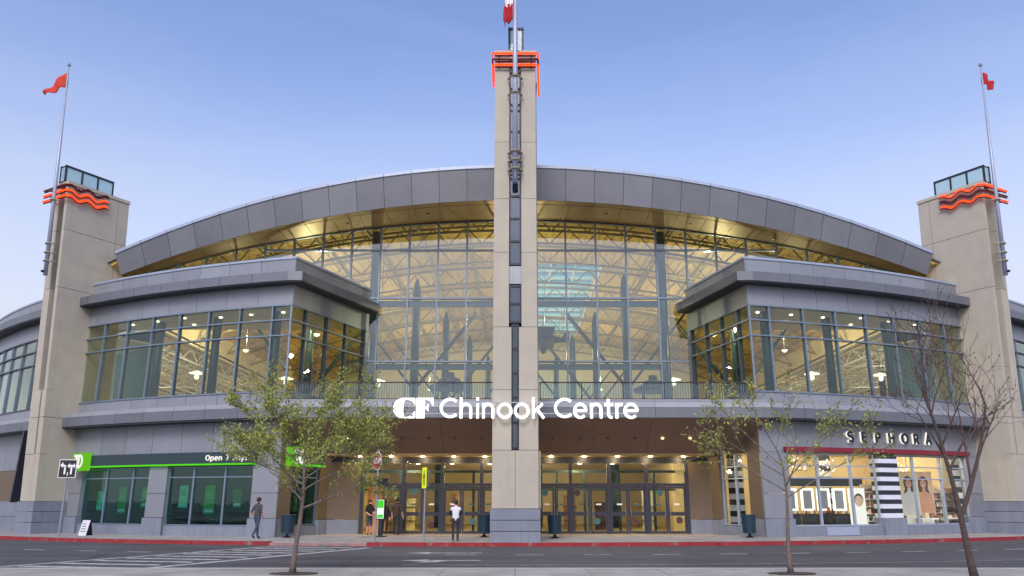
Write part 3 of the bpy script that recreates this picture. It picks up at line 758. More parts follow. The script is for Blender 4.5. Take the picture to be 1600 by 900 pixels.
# ---------------------------------------------------------------- arched roof
def kx(x): return x * (KR if x > 0 else KL)
def zt(x): return 20.7 - 4.4 * (x / 24) ** 2
def zb(x): return zt(x) - 1.85 + .65 * (x / 24) ** 2
def yf(x): return 42.4 + 2.6 * (x / 24) ** 2
YG = 46.2
ar = thing('arched_roof', (0, 44, 16), 'long low arched roof with grey panelled fascia and bronze soffit', 'roof')
NX = 14
for s in (-1, 1):
    xs = [1.2 + (24.2 - 1.2) * i / NX for i in range(NX + 1)]
    for i in range(NX):
        a, b = s * (xs[i] + .012), s * (xs[i + 1] - .012)
        def ring(x, top):
            X = kx(x); Xb = kx(x * .988)
            return ((X, yf(x), zt(x)), (X, yf(x) + .3, zt(x)), (Xb, yf(x) + .65, zb(x)), (Xb, yf(x) + .38, zb(x))) if not top else None
        ra, rb = ring(a, 0), ring(b, 0)
        q = MB(); q.hexa(list(ra) + list(rb)); q.build('fascia_panel', 'fascia', ar)
        q = MB(); q.hexa([(kx(a), yf(a) - .06, zt(a) + .01), (kx(a), yf(a) + .6, zt(a) + .01), (kx(a), yf(a) + .6, zt(a) + .2), (kx(a), yf(a) - .06, zt(a) + .2),
                          (kx(b), yf(b) - .06, zt(b) + .01), (kx(b), yf(b) + .6, zt(b) + .01), (kx(b), yf(b) + .6, zt(b) + .2), (kx(b), yf(b) - .06, zt(b) + .2)]); q.build('coping', 'coping', ar)
        for y0, y1 in ((.40, .5), (.512, 1.0)):
            def pt(x, t, z): 
                ya = yf(x) + .40; return (kx(x * .988), ya + (YG + .05 - ya) * ((t - .4) / .6), z)
            q = MB(); q.hexa([pt(a, y0, zb(a) - .01), pt(b, y0, zb(b) - .01), pt(b, y1, zb(b) - .01), pt(a, y1, zb(a) - .01), pt(a, y0, zb(a) + .06), pt(b, y0, zb(b) + .06), pt(b, y1, zb(b) + .06), pt(a, y1, zb(a) + .06)])
            q.build('soffit_panel', 'soffit_bronze', ar)
        if i in (2, 5, 8): 
            x = s * (xs[i] + .8); q = MB(); q.lathe([(.09, 0), (.09, .05)], 10, (kx(x), yf(x) + 2.0, zb(x) - .055)); q.build('soffit_spot', 'black_paint', ar)
# skylight opening in the deck
SKX0, SKX1, SKY0, SKY1 = -.4, 6.8, 60.0, 88.0
def deck(x0, x1, y0, y1, root, n):
    top = MB(); bot = MB()
    for i in range(n):
        a = x0 + (x1 - x0) * i / n; b = x0 + (x1 - x0) * (i + 1) / n
        ya, yb = (yf(a) + .32, yf(b) + .32) if y0 < 46 else (y0, y0)
        top.hexa([(kx(a), ya, zt(a) - .12), (kx(b), yb, zt(b) - .12), (kx(b), y1, zt(b) - .12), (kx(a), y1, zt(a) - .12), (kx(a), ya, zt(a) - .02), (kx(b), yb, zt(b) - .02), (kx(b), y1, zt(b) - .02), (kx(a), y1, zt(a) - .02)])
    for i in range(n * 4):
        a = x0 + (x1 - x0) * i / n / 4; b = x0 + (x1 - x0) * (i + 1) / n / 4
        o = .0 if i % 2 else .09
        ya, yb = (yf(a) + .5, yf(b) + .5) if y0 < 46 else (y0, y0)
        bot.hexa([(kx(a), ya, zt(a) - .26 - o), (kx(b), yb, zt(b) - .26 - o), (kx(b), y1, zt(b) - .26 - o), (kx(a), y1, zt(a) - .26 - o), (kx(a), ya, zt(a) - .14), (kx(b), yb, zt(b) - .14), (kx(b), y1, zt(b) - .14), (kx(a), y1, zt(a) - .14)])
    top.build('roof_sheet', 'roof_membrane', root); bot.build('ceiling_deck', 'deck_ceiling', root)
hall = thing('atrium_hall', (0, 60, 6.2), 'tall glass fronted atrium hall with white roof trusses behind the entrance', 'building')
deck(-25.4, SKX0, 42.9, 93, hall, 18); deck(SKX1, 25.4, 42.9, 93, hall, 16); deck(SKX0, SKX1, 42.9, SKY0, hall, 8); deck(SKX0, SKX1, SKY1, 93, hall, 8)
skl = sub_(hall, 'skylight')
for i in range(12):
    y = SKY0 + (SKY1 - SKY0) * i / 12
    bx(skl, 'skylight_pane', 'glass_skylight', SKX0, SKX1, y + .06, y + 2.5, 20.45, 20.48)
    bx(skl, 'skylight_bar', 'white_paint', SKX0, SKX1, y - .07, y + .07, 20.25, 20.55)
for x in (.8, 2.9, 4.9): bx(skl, 'skylight_bar', 'white_paint', x - .05, x + .05, SKY0, SKY1, 20.2, 20.44)
for x in (SKX0, SKX1): bx(skl, 'skylight_kerb', 'cream_wall', x - .08, x + .08, SKY0, SKY1, 20.0, 20.75)
# walls and floor of the hall
for s in (-1, 1):
    X = kx(s * 25.3)
    bx(hall, 'side_wall', 'cream_wall', min(X, X + s * .3), max(X, X + s * .3), 46.3, 93, 13.6, 16.2)
    # added lower galleries; open joists stand for the pale lattice reflected in the wing windows
    ext = sub_(hall, 'side_gallery'); X2 = s * 38.5
    bx(ext, 'ceiling_deck', 'deck_ceiling', min(X, X2), max(X, X2), 55.4, 93, 13.75, 13.9); bx(ext, 'floor_slab', 'floor_tile', min(kx(s * 26.7), X2), max(kx(s * 26.7), X2), 54, 93, 6.2, 6.5)
    bx(ext, 'outer_wall', 'panel', min(X2 + s * .31, X2 + s * .4), max(X2 + s * .31, X2 + s * .4), 57, 93, 0, 13.9); bx(ext, 'end_wall', 'peach_wall', min(X2, X2 + s * .3), max(X2, X2 + s * .3), 56.5, 93, 6.2, 13.9); bx(ext, 'back_wall', 'cream_wall', min(kx(s * 26.7), X2), max(kx(s * 26.7), X2), 92, 92.3, 6.2, 13.7)
    bx(ext, 'front_wall', 'cream_wall', min(kx(s * 27), X2), max(kx(s * 27), X2), 55.4, 55.6, 6.2, 13.9)
    for j in range(9):
        x = X + (X2 - X) * (j + .5) / 9; q = MB(); n = 24
        q.bar((x, 54, 13.6), (x, 92, 13.6), .12, .12); q.bar((x, 54, 12.6), (x, 92, 12.6), .12, .12)
        for i in range(n):
            y0 = 54 + 38 * i / n; y1 = 54 + 38 * (i + 1) / n; q.tube([(x, y0, 13.6 if i % 2 else 12.6), (x, y1, 12.6 if i % 2 else 13.6)], .05, 4)
        q.build('reflected_lattice', 'stripe_white', ext)
    for j in range(6):
        y = 57 + 6.2 * j; q = MB(); q.tube([(X, y, 12.5), (X2, y, 12.5)], .07, 5); q.tube([(X, y, 13.65), (X2, y, 13.65)], .06, 5)
        for i in range(12): q.tube([(X + (X2 - X) * i / 12, y, 12.5 if i % 2 else 13.65), (X + (X2 - X) * (i + 1) / 12, y, 13.65 if i % 2 else 12.5)], .04, 4)
        q.build('reflected_lattice', 'stripe_white', ext)
    for x, y in ((31, 62), (35, 74), (29, 82)): lamp('gallery_fill', (s * x, y, 10.2), 330, (1, .82, .5), ext, .2)  # fixtureless point lights added to brighten the gallery
    for x, y in ((30, 60), (33, 70)):
        q = MB(); q.tube([(s * x, y, 6.5), (s * x, y, 13.7)], .28, 10); q.build('round_column', 'teal_paint', ext, smooth=True)
bx(hall, 'back_wall', 'cream_wall', -26.6, 26.6, 92, 92.3, 12.6, 20.9); bx(hall, 'back_wall', 'peach_wall', -26.6, 26.6, 91.9, 92.3, 6.2, 12.58)
bx(hall, 'floor_slab', 'floor_tile', -26.6, 26.6, 47.0, 92, 6.2, 6.5)
bx(hall, 'teal_shopfront', 'teal_paint', 3.5, 10.5, 91.4, 91.88, 6.5, 9.6); bx(hall, 'teal_shopfront', 'teal_paint', -11, -5.5, 91.4, 91.88, 6.5, 9.4)
# curtain wall
cw = thing('curtain_wall', (0, YG, 6.6), 'tall glass curtain wall with slim grey mullions above the entrance', 'glass wall')
for s in (-1, 1):
    ms = [1.2 + 1.79 * i for i in range(13)]
    for i, x in enumerate(ms):
        z0 = 6.6 if x < 9.5 else 13.45
        X = kx(s * x)
        bx(cw, 'mullion', 'mullion', X - .05, X + .05, YG - .10, YG + .14, z0, zb(x) + .02)
        if i == 12: continue
        x2 = ms[i + 1]; X2 = kx(s * x2); l, r = min(X, X2), max(X, X2)
        zz = [z for z in (6.6, 9.87, 13.78, 16.85) if z >= z0 - .01 and z < zb(x2) - .3]
        if not zz or zz[0] > z0 + .5: zz = [z0] + zz
        for j, z in enumerate(zz):
            hi = zz[j + 1] if j + 1 < len(zz) else None
            bx(cw, 'transom', 'mullion', l + .06, r - .06, YG - .08, YG + .12, z - .05, z + .05)
            q = MB()
            za, zc = (hi - .06, hi - .06) if hi else ((zb(x) - .02, zb(x2) - .02) if s > 0 else (zb(x2) - .02, zb(x) - .02))
            q.hexa([(l + .06, YG, z + .06), (r - .06, YG, z + .06), (r - .06, YG + .03, z + .06), (l + .06, YG + .03, z + .06), (l + .06, YG, za), (r - .06, YG, zc), (r - .06, YG + .03, zc), (l + .06, YG + .03, za)])
            q.build('pane', 'glass_main', cw)
        q = MB(); za, zc = (zb(x), zb(x2)) if s > 0 else (zb(x2), zb(x))
        q.hexa([(l, YG - .09, za - .09), (r, YG - .09, zc - .09), (r, YG + .13, zc - .09), (l, YG + .13, za - .09), (l, YG - .09, za - .015), (r, YG - .09, zc - .015), (r, YG + .13, zc - .015), (l, YG + .13, za - .015)]); q.build('head_rail', 'mullion_dark', cw)
for s in (-1, 1):      # steel girts behind the transoms
    for z in (9.6, 13.5):
        X0, X1 = kx(s * 1.2), kx(s * 8.4); bx(cw, 'girt', 'teal_paint', min(X0, X1), max(X0, X1), YG + .2, YG + .5, z - .16, z + .16)
# trusses, purlins
for i, y in enumerate((48.4, 51.0, 55.5, 61, 67, 73, 79, 85, 90)):
    q = MB(); n = 44; top = []; bot = []
    for j in range(n + 1):
        x = -25 + 50 * j / n; top.append((kx(x), y, zt(x) - .50)); bot.append((kx(x), y, zt(x) - 1.75))
    q.tube(top, .09, 5); q.tube(bot, .09, 5)
    for j in range(n):
        a, b = (top[j], bot[j + 1]) if j % 2 else (bot[j], top[j + 1]); q.tube([a, b], .05, 4)
    q.build('roof_truss', 'truss_white', hall)
for x in [-23 + 3.3 * i for i in range(15)]:
    if SKX0 - .3 < x < SKX1 + .3: continue
    q = MB(); zz = zt(x) - .42; n = 30
    q.bar((kx(x), 46.8, zz), (kx(x), 91.5, zz), .10, .14); q.bar((kx(x), 46.8, zz - .55), (kx(x), 91.5, zz - .55), .06, .08)
    for j in range(n):
        y0 = 46.8 + 44.7 * j / n; y1 = 46.8 + 44.7 * (j + 1) / n
        q.tube([(kx(x), y0, zz if j % 2 else zz - .55), (kx(x), y1, zz - .55 if j % 2 else zz)], .025, 4)
    q.build('purlin', 'truss_white', hall)
# branching steel columns
def tree_column(x, y, top, r, br, lo):
    q = MB(); q.tube([(x, y, 6.5), (x, y, top - 1.0), (x, y, top - .4), (x, y, top)], [r, r * .95, r * .6, r * .12], 10); tr = q.build('tree_column', 'teal_paint', hall, smooth=True)
    for sx, L in ((-1, br), (1, br)):
        for o in (-.16, .16):
            q = MB(); z0 = lo; q.tube([(x + sx * .1, y + o, z0), (x + sx * L, y + o * 2.5, z0 + L * 1.25)], [.09, .06], 6); q.build('branch', 'teal_paint', tr)
for x, y, t in ((-6.9, 53, 17.0), (-5.7, 63, 17), (-4.3, 72.6, 17), (-2.9, 83, 17), (7.6, 52.5, 17.2), (6.6, 63, 17), (5.4, 72.6, 17), (4.4, 83, 17), (-15, 56, 15.5), (16, 56, 15.5)):
    tree_column(x, y, t, .30, 4.2, 9.2)
for s in (-1, 1):
    for x, y, z1 in ((8.9, 47.6, 18.5), (8.7, 47.1, 11.7)):
        q = MB(); q.tube([(kx(s * x), y, 6.5), (kx(s * x), y, z1)], .28, 12); q.build('round_column', 'teal_paint', hall, smooth=True)
    for ph, d in ((15.6, -1.7), (20.4, -1.9), (24.9, -1.5)):
        p = drum(ph, d, s, KR if s > 0 else KL); q = MB(); q.tube([(p.x, p.y, 6.5), (p.x, p.y, 11.8)], .24, 12); q.build('round_column', 'teal_paint', hall, smooth=True)
# hall lighting: point lights over hanging high-bay lamps, then pendants
for x, y in ((-14, 54), (0, 53), (14, 54), (-12, 66), (2, 68), (13, 66), (-9, 82), (9, 82), (-21, 60), (21, 60)):
    lamp('hall_light', (x, y, 14.2), 680, (1, .80, .48), hall, .22)
    q = MB(); q.lathe([(.05, 0), (.2, .10), (.24, .2), (.2, .2)], 12, (x, y, 13.0)); q.build('high_bay_lamp', 'pendant_glow', hall); q = MB(); q.tube([(x, y, 13.3), (x, y, zt(x) - 1.7)], .02, 5); q.build('lamp_rod', 'steel', hall)
for i, (x, y, w) in enumerate(((10.2, 50.0, 'right of the curtain wall'), (-8.9, 50.6, 'behind the left end of the curtain wall'), (-19.4, 47.3, 'in the left wing windows'), (18.2, 47.6, 'in the right wing windows'), (-14.6, 49.5, 'behind the corner of the left wing'), (22.6, 48.0, 'near the right corner tower'))):
    t = thing('pendant_lamp', (x, y, 8.9), 'white disc pendant lamp glowing ' + w, 'lamp', group='pendant lamps in the hall')
    q = MB(); q.lathe([(.08, .08), (.13, .14), (.13, .32), (.08, .36)], 14, (x, y, 8.9)); q.build('bulb', 'pendant_glow', t)
    q = MB(); q.lathe([(.12, .37), (.44, .42), (.46, .46), (.2, .54), (.05, .6)], 18, (x, y, 8.9)); q.build('shade', 'pendant_glow', t)
    q = MB(); q.tube([(x, y, 9.6), (x, y, 11.75 if abs(x) > 11 and y < 50 else zt(x) - 1.5)], .025, 6); q.build('rod', 'steel', t)
# hanging model biplane
t = thing('hanging_biplane', (2.15, 51.5, 12.6), 'dark model biplane hanging in the hall right of the central pylon', 'model plane')
q = MB(); q.tube([(1.3, 51.6, 12.3), (2.2, 51.5, 12.35), (3.4, 51.3, 12.15)], [.28, .34, .1], 10); q.build('fuselage', 'dark_metal', t)
for z in (11.95, 12.75): bx(t, 'wing_plane', 'dark_metal', 1.35, 2.6, 49.8, 53.2, z, z + .07)
for y in (50.3, 52.7):
    q = MB(); q.bar((1.5, y, 12.0), (1.5, y, 12.8), .06); q.bar((2.4, y, 12.0), (2.4, y, 12.8), .06); q.build('strut', 'dark_metal', t)
for y in (51.1, 51.9):
    q = MB(); q.tube([(1.9, y - .05, 11.6), (1.9, y + .05, 11.6)], .2, 12); q.build('wheel', 'dark_metal', t)
q = MB(); q.tube([(2, 51.5, 12.7), (2, 51.5, 18.9)], .02, 5); q.build('cable', 'steel', t)
q = MB(); q.prism([(3.1, 51.3, 12.2), (3.6, 51.3, 12.2), (3.6, 51.3, 12.75), (3.3, 51.3, 12.7)], (0, .05, 0)); q.build('tail_fin', 'dark_metal', t)
# kiosks and plants on the upper floor
for x, y, w in ((-4.3, 51.2, 'left of the central pylon'), (9.3, 52.5, 'at the right end of the curtain wall')):
    t = thing('round_kiosk', (x, y, 6.5), 'round dark kiosk with stepped hood upstairs ' + w, 'kiosk')
    q = MB(); q.lathe([(1.1, 0), (1.15, 1.0), (1.25, 1.05), (1.25, 1.12)], 18, (x, y, 6.5)); q.build('counter', 'teal_paint', t)
    q = MB(); q.lathe([(1.3, 2.4), (1.35, 2.6), (.8, 2.85), (.75, 3.05), (.35, 3.2), (.3, 3.5)], 18, (x, y, 6.5)); q.build('hood', 'dark_metal', t)
    for a in range(4):
        q = MB(); q.tube([(x + math.cos(a * 1.57 + .7) * .95, y + math.sin(a * 1.57 + .7) * .95, 7.6), (x + math.cos(a * 1.57 + .7) * .95, y + math.sin(a * 1.57 + .7) * .95, 8.95)], .05, 6); q.build('post', 'dark_metal', t)
t = thing('orange_plant', (20.2, 45.6, 6.5), 'orange leafy plant behind the right wing windows', 'plant')
q = MB(); q.lathe([(.3, 0), (.42, .6), (.45, .62)], 12, (20.2, 45.6, 6.5)); q.build('pot', 'white_paint', t)
q = MB()
for i in range(60):
    a = random.uniform(0, 6.28); e = random.uniform(.2, 1.4); L = random.uniform(.5, 1.1); b = Vector((20.2, 45.6, 7.1)); d = Vector((math.cos(a) * math.cos(e), math.sin(a) * math.cos(e), math.sin(e)))
    sdv = Vector((-math.sin(a), math.cos(a), 0)) * .07; m_ = b + d * L * .6
    q.prism([b, m_ + sdv, b + d * L - Vector((0, 0, .12)), m_ - sdv], (0, 0, .008))
q.build('foliage', 'flag_orange', t)

# ---------------------------------------------------------------- entrance canopy, balcony, railings
cn = thing('entrance_canopy', (0, 40, 5.7), 'grey edged entrance canopy with sloping brown soffit', 'canopy')
for x0, x1 in ((-12.05, -1.02), (1.2, 12.6)):
    n = 4; st = (x1 - x0) / n
    for i in range(n):
        a, b = x0 + i * st + .008, x0 + (i + 1) * st - .008
        bx(cn, 'edge_panel', 'cornice', a, b, 38.62, 38.95, 5.78, 6.27); bx(cn, 'edge_cap', 'panel_edge', a, b, 38.68, 38.95, 6.29, 6.52)
        bx(cn, 'edge_upstand', 'panel', a, b, 38.95, 39.1, 6.3, 6.72)
    n = 4; x0, x1 = (x0 + .3, x1) if x0 < 0 else (x0, x1 - .3); st = (x1 - x0) / n
    for i in range(n):
        for (ya, za, yb, zb_) in ((38.66, 5.76, 39.95, 4.98), (39.97, 4.97, 41.2, 4.2)):
            a, b = x0 + i * st + .01, x0 + (i + 1) * st - .01
            q = MB(); q.hexa([(a, ya, za), (b, ya, za), (b, yb, zb_), (a, yb, zb_), (a, ya, za + .06), (b, ya, za + .06), (b, yb, zb_ + .06), (a, yb, zb_ + .06)]); q.build('soffit_panel', 'canopy_brown', cn)
        for f in (.25, .75):
            x = x0 + (i + f) * st; y = 40.05; z = 4.98 - .77 * (.1 / 1.25)
            lit = (x0 < 0 and i == 1 and f == .25) or (x0 > 0 and i == 2) 
            q = MB(); q.lathe([(.06, 0), (.075, .05)], 8, (x, y, z - .07)); q.build('downlight', 'downlight_soft' if lit else 'soffit_grey', cn)
    bx(cn, 'entry_ceiling', 'soffit_bronze', *(sorted((max(x0, -9.9), min(x1, 10.3)))), 41.2, 43.02, 4.1, 4.2)
    bx(cn, 'entry_header', 'dark_metal', *(sorted((max(x0, -9.9), min(x1, 10.3)))), 42.9, 43.1, 3.86, 4.1)
    for i in range(5):
        x = (max(x0, -9.0) + .8 + i * 1.65) if x0 < 0 else (1.9 + i * 1.75)
        lamp('entry_light', (x, 42.15, 3.98), 26, (1, .74, .38), cn, .06)
        for y in (42.15,):
            q = MB(); q.lathe([(.11, 0), (.11, .03)], 10, (x, y, 4.065)); q.build('downlight', 'downlight', cn)
bx(cn, 'balcony_floor', 'floor_tile', -9.9, 10.3, 39.1, 46.1, 6.3, 6.5)
def railing(x0, x1, label):
    t = thing('balcony_railing', ((x0 + x1) / 2, 39.2, 6.5), label, 'railing')
    bx(t, 'top_rail', 'dark_metal', x0, x1, 39.17, 39.23, 7.56, 7.62); bx(t, 'bottom_rail', 'dark_metal', x0, x1, 39.185, 39.215, 6.76, 6.79)
    n = int((x1 - x0) / 1.75)
    for i in range(n + 1): 
        x = x0 + .03 + (x1 - x0 - .06) * i / n; bx(t, 'post', 'dark_metal', x - .025, x + .025, 39.24, 39.29, 6.5, 7.6)
    q = MB(); m = int((x1 - x0) / .13)
    for i in range(m): x = x0 + (i + .5) * .13; q.box(x - .006, x + .006, 39.19, 39.21, 6.79, 7.56)
    o = q.build('balusters', 'dark_metal', t, recalc=False); o['kind'] = 'stuff'
    bx(t, 'glass_panel', 'glass_rail', x0, x1, 39.225, 39.235, 6.85, 7.5)
railing(-11.2, -1.05, 'dark slim balcony railing left of the central pylon'); railing(1.22, 11.7, 'dark slim balcony railing right of the central pylon')

# ---------------------------------------------------------------- entrance doors and lobby
def doors(posts, label, decals, open_bay=None):
    t = thing('entrance_doors', ((posts[0] + posts[-1]) / 2, 43, .15), label, 'doors')
    for x in posts: bx(t, 'post', 'door_frame', x - .09, x + .09, 42.9, 43.12, .15, 3.86)
    for i in range(len(posts) - 1):
        a, b = posts[i] + .1, posts[i + 1] - .1
        bx(t, 'transom', 'door_frame', a, b, 42.93, 43.08, 2.58, 2.74); bx(t, 'head', 'door_frame', a, b, 42.94, 43.07, 3.78, 3.855)
        bx(t, 'pane', 'glass_door', a, b, 42.99, 43.015, 2.74, 3.78)
        m = (a + b) / 2
        if b - a < 1.2: leaves = ((a, b),)
        else: leaves = ((a, m - .01), (m + .01, b))
        for j, (l, r) in enumerate(leaves):
            if open_bay == (i, j): continue
            q = MB()
            for u0, u1, z0, z1 in ((l, l + .09, .17, 2.57), (r - .09, r, .17, 2.57), (l + .09, r - .09, 2.46, 2.57), (l + .09, r - .09, 1.08, 1.27), (l + .09, r - .09, .17, .30)): q.box(u0, u1, 42.95, 43.0, z0, z1)
            d = q.build('door', 'door_frame', t)
            bx(d, 'pane', 'glass_door', l + .09, r - .09, 42.965, 42.985, 1.27, 2.46); bx(d, 'pane', 'glass_door', l + .09, r - .09, 42.965, 42.985, .30, 1.08)
            hx = (r - .13) if j == 0 else (l + .13)
            q = MB(); q.tube([(hx, 42.95, 1.05), (hx, 42.88, 1.05), (hx, 42.88, 1.45), (hx, 42.95, 1.45)], .018, 6); q.build('handle', 'steel', d)
            for (bi, bj, zc, m_, dx) in decals:
                if (bi, bj) == (i, j):
                    q = MB(); q.tube([((l + r) / 2 + dx, 42.955, zc), ((l + r) / 2 + dx, 42.963, zc)], .17, 20); q.build('decal', m_, d)
            q = MB(); q.box((l + r) / 2 - .14, (l + r) / 2 + .14, 42.955, 42.962, 1.62, 1.70); q.build('notice', 'decal_teal' if (i + j) % 2 else 'white_paint', d)
    return t
doors([-8.15, -5.95, -3.87, -1.8, -1.02], 'dark framed glass entrance doors left of the central pylon', ((1, 0, 2.3, 'decal_teal', 0), (1, 1, .62, 'decal_dark', 0), (2, 1, .8, 'decal_teal', .1)), (0, 0))
doors([1.2, 2.95, 4.98, 7.0, 9.15], 'dark framed glass entrance doors right of the central pylon', ((0, 0, 2.25, 'decal_teal', -.1), (1, 0, 2.25, 'decal_dark', -.2), (1, 1, .8, 'decal_teal', -.1), (2, 1, .75, 'decal_dark', -.1), (3, 0, 2.25, 'decal_teal', .1), (3, 1, .85, 'decal_dark', .1)))
lb_ = thing('entrance_lobby', (0, 50, .15), 'warm lit entrance lobby behind the glass doors', 'lobby')
bx(lb_, 'floor', 'floor_tile', -9.9, 10.3, 41.4, 62, .15, .162)
bx(lb_, 'ceiling', 'cream_wall', -9.9, 10.3, 43.1, 62, 4.15, 4.25); bx(lb_, 'back_wall', 'cream_wall', -9.9, 10.3, 61, 61.2, .15, 4.15)
for s in (-1, 1):
    X = s * 9.6 + (.2 if s > 0 else 0); bx(lb_, 'side_wall', 'cream_wall', X - .1, X + .1, 43.15, 61, .165, 4.14)
    xa, xb = (-10.1, -8.25) if s < 0 else (9.25, 10.55)
    bx(lb_, 'front_wall', 'brown_wall', xa, xb, 42.95, 43.1, .9, 4.1); bx(lb_, 'front_plinth', 'plinth', xa, xb, 42.9, 43.1, .15, .88)
bx(lb_, 'timber_wall', 'timber', -8.0, -7.0, 43.9, 44.0, .165, 2.6)
for x in (-6.6, -4.2, -2.4, 2.4, 4.0, 6.0, 8.0):       # inner door line of the vestibule
    bx(lb_, 'inner_post', 'teal_paint', x - .07, x + .07, 46.4, 46.55, .165, 3.4)
bx(lb_, 'inner_rail', 'teal_paint', -9.4, 9.6, 46.41, 46.54, 3.4, 3.55); bx(lb_, 'inner_rail', 'teal_paint', -9.4, 9.6, 46.42, 46.53, 2.4, 2.5)
for x in (-5, 1.5, 6.6): 
    q = MB(); q.tube([(x, 53, .165), (x, 53, 4.14)], .3, 14); q.build('column', 'teal_paint', lb_, smooth=True)
for i, x in enumerate((-8.2, -6.0, -3.6, -1.6, 2.2, 4.3, 6.4, 8.6)):
    for y in (44.2, 45.6, 48.4, 51.5):
        q = MB(); q.lathe([(.13, 0), (.13, .03)], 10, (x + .3 * (y - 45), y, 4.11)); q.build('downlight', 'downlight', lb_)
for x, y in ((-6, 45), (-2.5, 49), (3.5, 45), (7, 48), (0, 55)): lamp('lobby_light', (x, y, 3.6), 130, (1, .82, .46), lb_, .12)
for x, y, h, m, w in ((8.2, 50, 2.2, 'stripe_white', 'striped perfume stand behind the right entrance doors'), (5.2, 49, 1.5, 'decal_dark', 'dark red display drum behind the right entrance doors'), (3.4, 50.5, 1.9, 'shelf_stock', 'brown display shelf behind the right entrance doors'), (-3.6, 51, 2.0, 'shelf_stock', 'brown display shelf behind the left entrance doors'), (-6.4, 49, 1.7, 'cream_wall', 'cream display cabinet behind the left entrance doors')):
    t = thing('display_stand', (x, y, .162), w, 'display stand')
    q = MB(); q.lathe([(.42, 0), (.42, .12), (.38, .14), (.38, h), (.42, h + .04), (.42, h + .1)], 16, (x, y, .162)); q.build('body', m, t)
    for zz in (.5, .9, 1.3):
        if zz < h: q = MB(); q.lathe([(.46, 0), (.46, .04)], 16, (x, y, .162 + zz)); q.build('shelf', 'stripe_dark', t)

# ---------------------------------------------------------------- lettering
def arc(cx, cy, rx, ry, a0, a1, n=14): return [(cx + rx * math.cos(R_(a0 + (a1 - a0) * i / n)), cy + ry * math.sin(R_(a0 + (a1 - a0) * i / n))) for i in range(n + 1)]
# glyph strokes on a cap height of 1; x-height .76; advance width first
GL = {
 'C': (.86, [arc(.50, .5, .42, .42, 48, 312, 24)]),
 'h': (.62, [[(.08, 0), (.08, 1)], [(.08, .3)] + arc(.31, .43, .23, .25, 180, 0) + [(.54, 0)]]),
 'i': (.18, [[(.09, 0), (.09, .70)], [(.09, .87), (.09, 1.0)]]),
 'n': (.62, [[(.08, 0), (.08, .72)], [(.08, .3)] + arc(.31, .43, .23, .25, 180, 0) + [(.54, 0)]]),
 'o': (.74, [arc(.37, .36, .30, .32, 0, 360, 28)]),
 'k': (.62, [[(.08, 0), (.08, 1)], [(.10, .30), (.50, .70)], [(.26, .43), (.56, 0)]]),
 'e': (.70, [[(.07, .37), (.62, .37)] + arc(.35, .36, .28, .32, 5, 315, 24)]),
 't': (.44, [[(.19, .92), (.19, .2)] + arc(.31, .2, .12, .15, 180, 290, 8), [(.03, .66), (.40, .66)]]),
 'r': (.40, [[(.08, 0), (.08, .72)], [(.08, .36)] + arc(.32, .42, .24, .25, 180, 80, 10)]),
 'S': (.6, [arc(.30, .73, .23, .21, 40, 270, 16) + arc(.30, .27, .24, .22, 90, -140, 16)[1:]]),
 'E': (.55, [[(.08, 0), (.08, 1)], [(.08, .93), (.5, .93)], [(.08, .5), (.44, .5)], [(.08, .07), (.5, .07)]]),
 'P': (.58, [[(.08, 0), (.08, 1)], [(.08, .93), (.26, .93)] + arc(.28, .70, .23, .23, 90, -90, 12) + [(.08, .47)]]),
 'H': (.66, [[(.08, 0), (.08, 1)], [(.58, 0), (.58, 1)], [(.08, .5), (.58, .5)]]),
 'O': (.84, [arc(.42, .5, .36, .43, 0, 360, 28)]),
 'R': (.60, [[(.08, 0), (.08, 1)], [(.08, .93), (.26, .93)] + arc(.28, .70, .22, .23, 90, -90, 12) + [(.08, .47)], [(.28, .47), (.54, 0)]]),
 'A': (.70, [[(.04, 0), (.35, 1), (.66, 0)], [(.16, .34), (.54, .34)]]),
 'T': (.6, [[(.30, 0), (.30, 1)], [(.03, .93), (.57, .93)]]),
 'D': (.66, [[(.08, 0), (.08, 1)], [(.08, .93)] + arc(.22, .5, .38, .43, 90, -90, 16) + [(.08, .07)]]),
 'p': (.66, [[(.08, .72), (.08, -.28)], arc(.34, .36, .26, .32, 0, 360, 22)]),
 'a': (.60, [arc(.29, .25, .21, .21, 0, 360, 18), [(.08, .62)] + arc(.29, .46, .22, .24, 110, 0, 8) + [(.51, 0)]]),
 'y': (.58, [[(.03, .72), (.29, .02)], [(.55, .72), (.18, -.28)]]),
 's': (.46, [arc(.23, .53, .16, .15, 40, 270, 12) + arc(.23, .2, .17, .16, 90, -140, 12)[1:]]),
 '7': (.56, [[(.04, .93), (.52, .93), (.18, 0)]]),
}
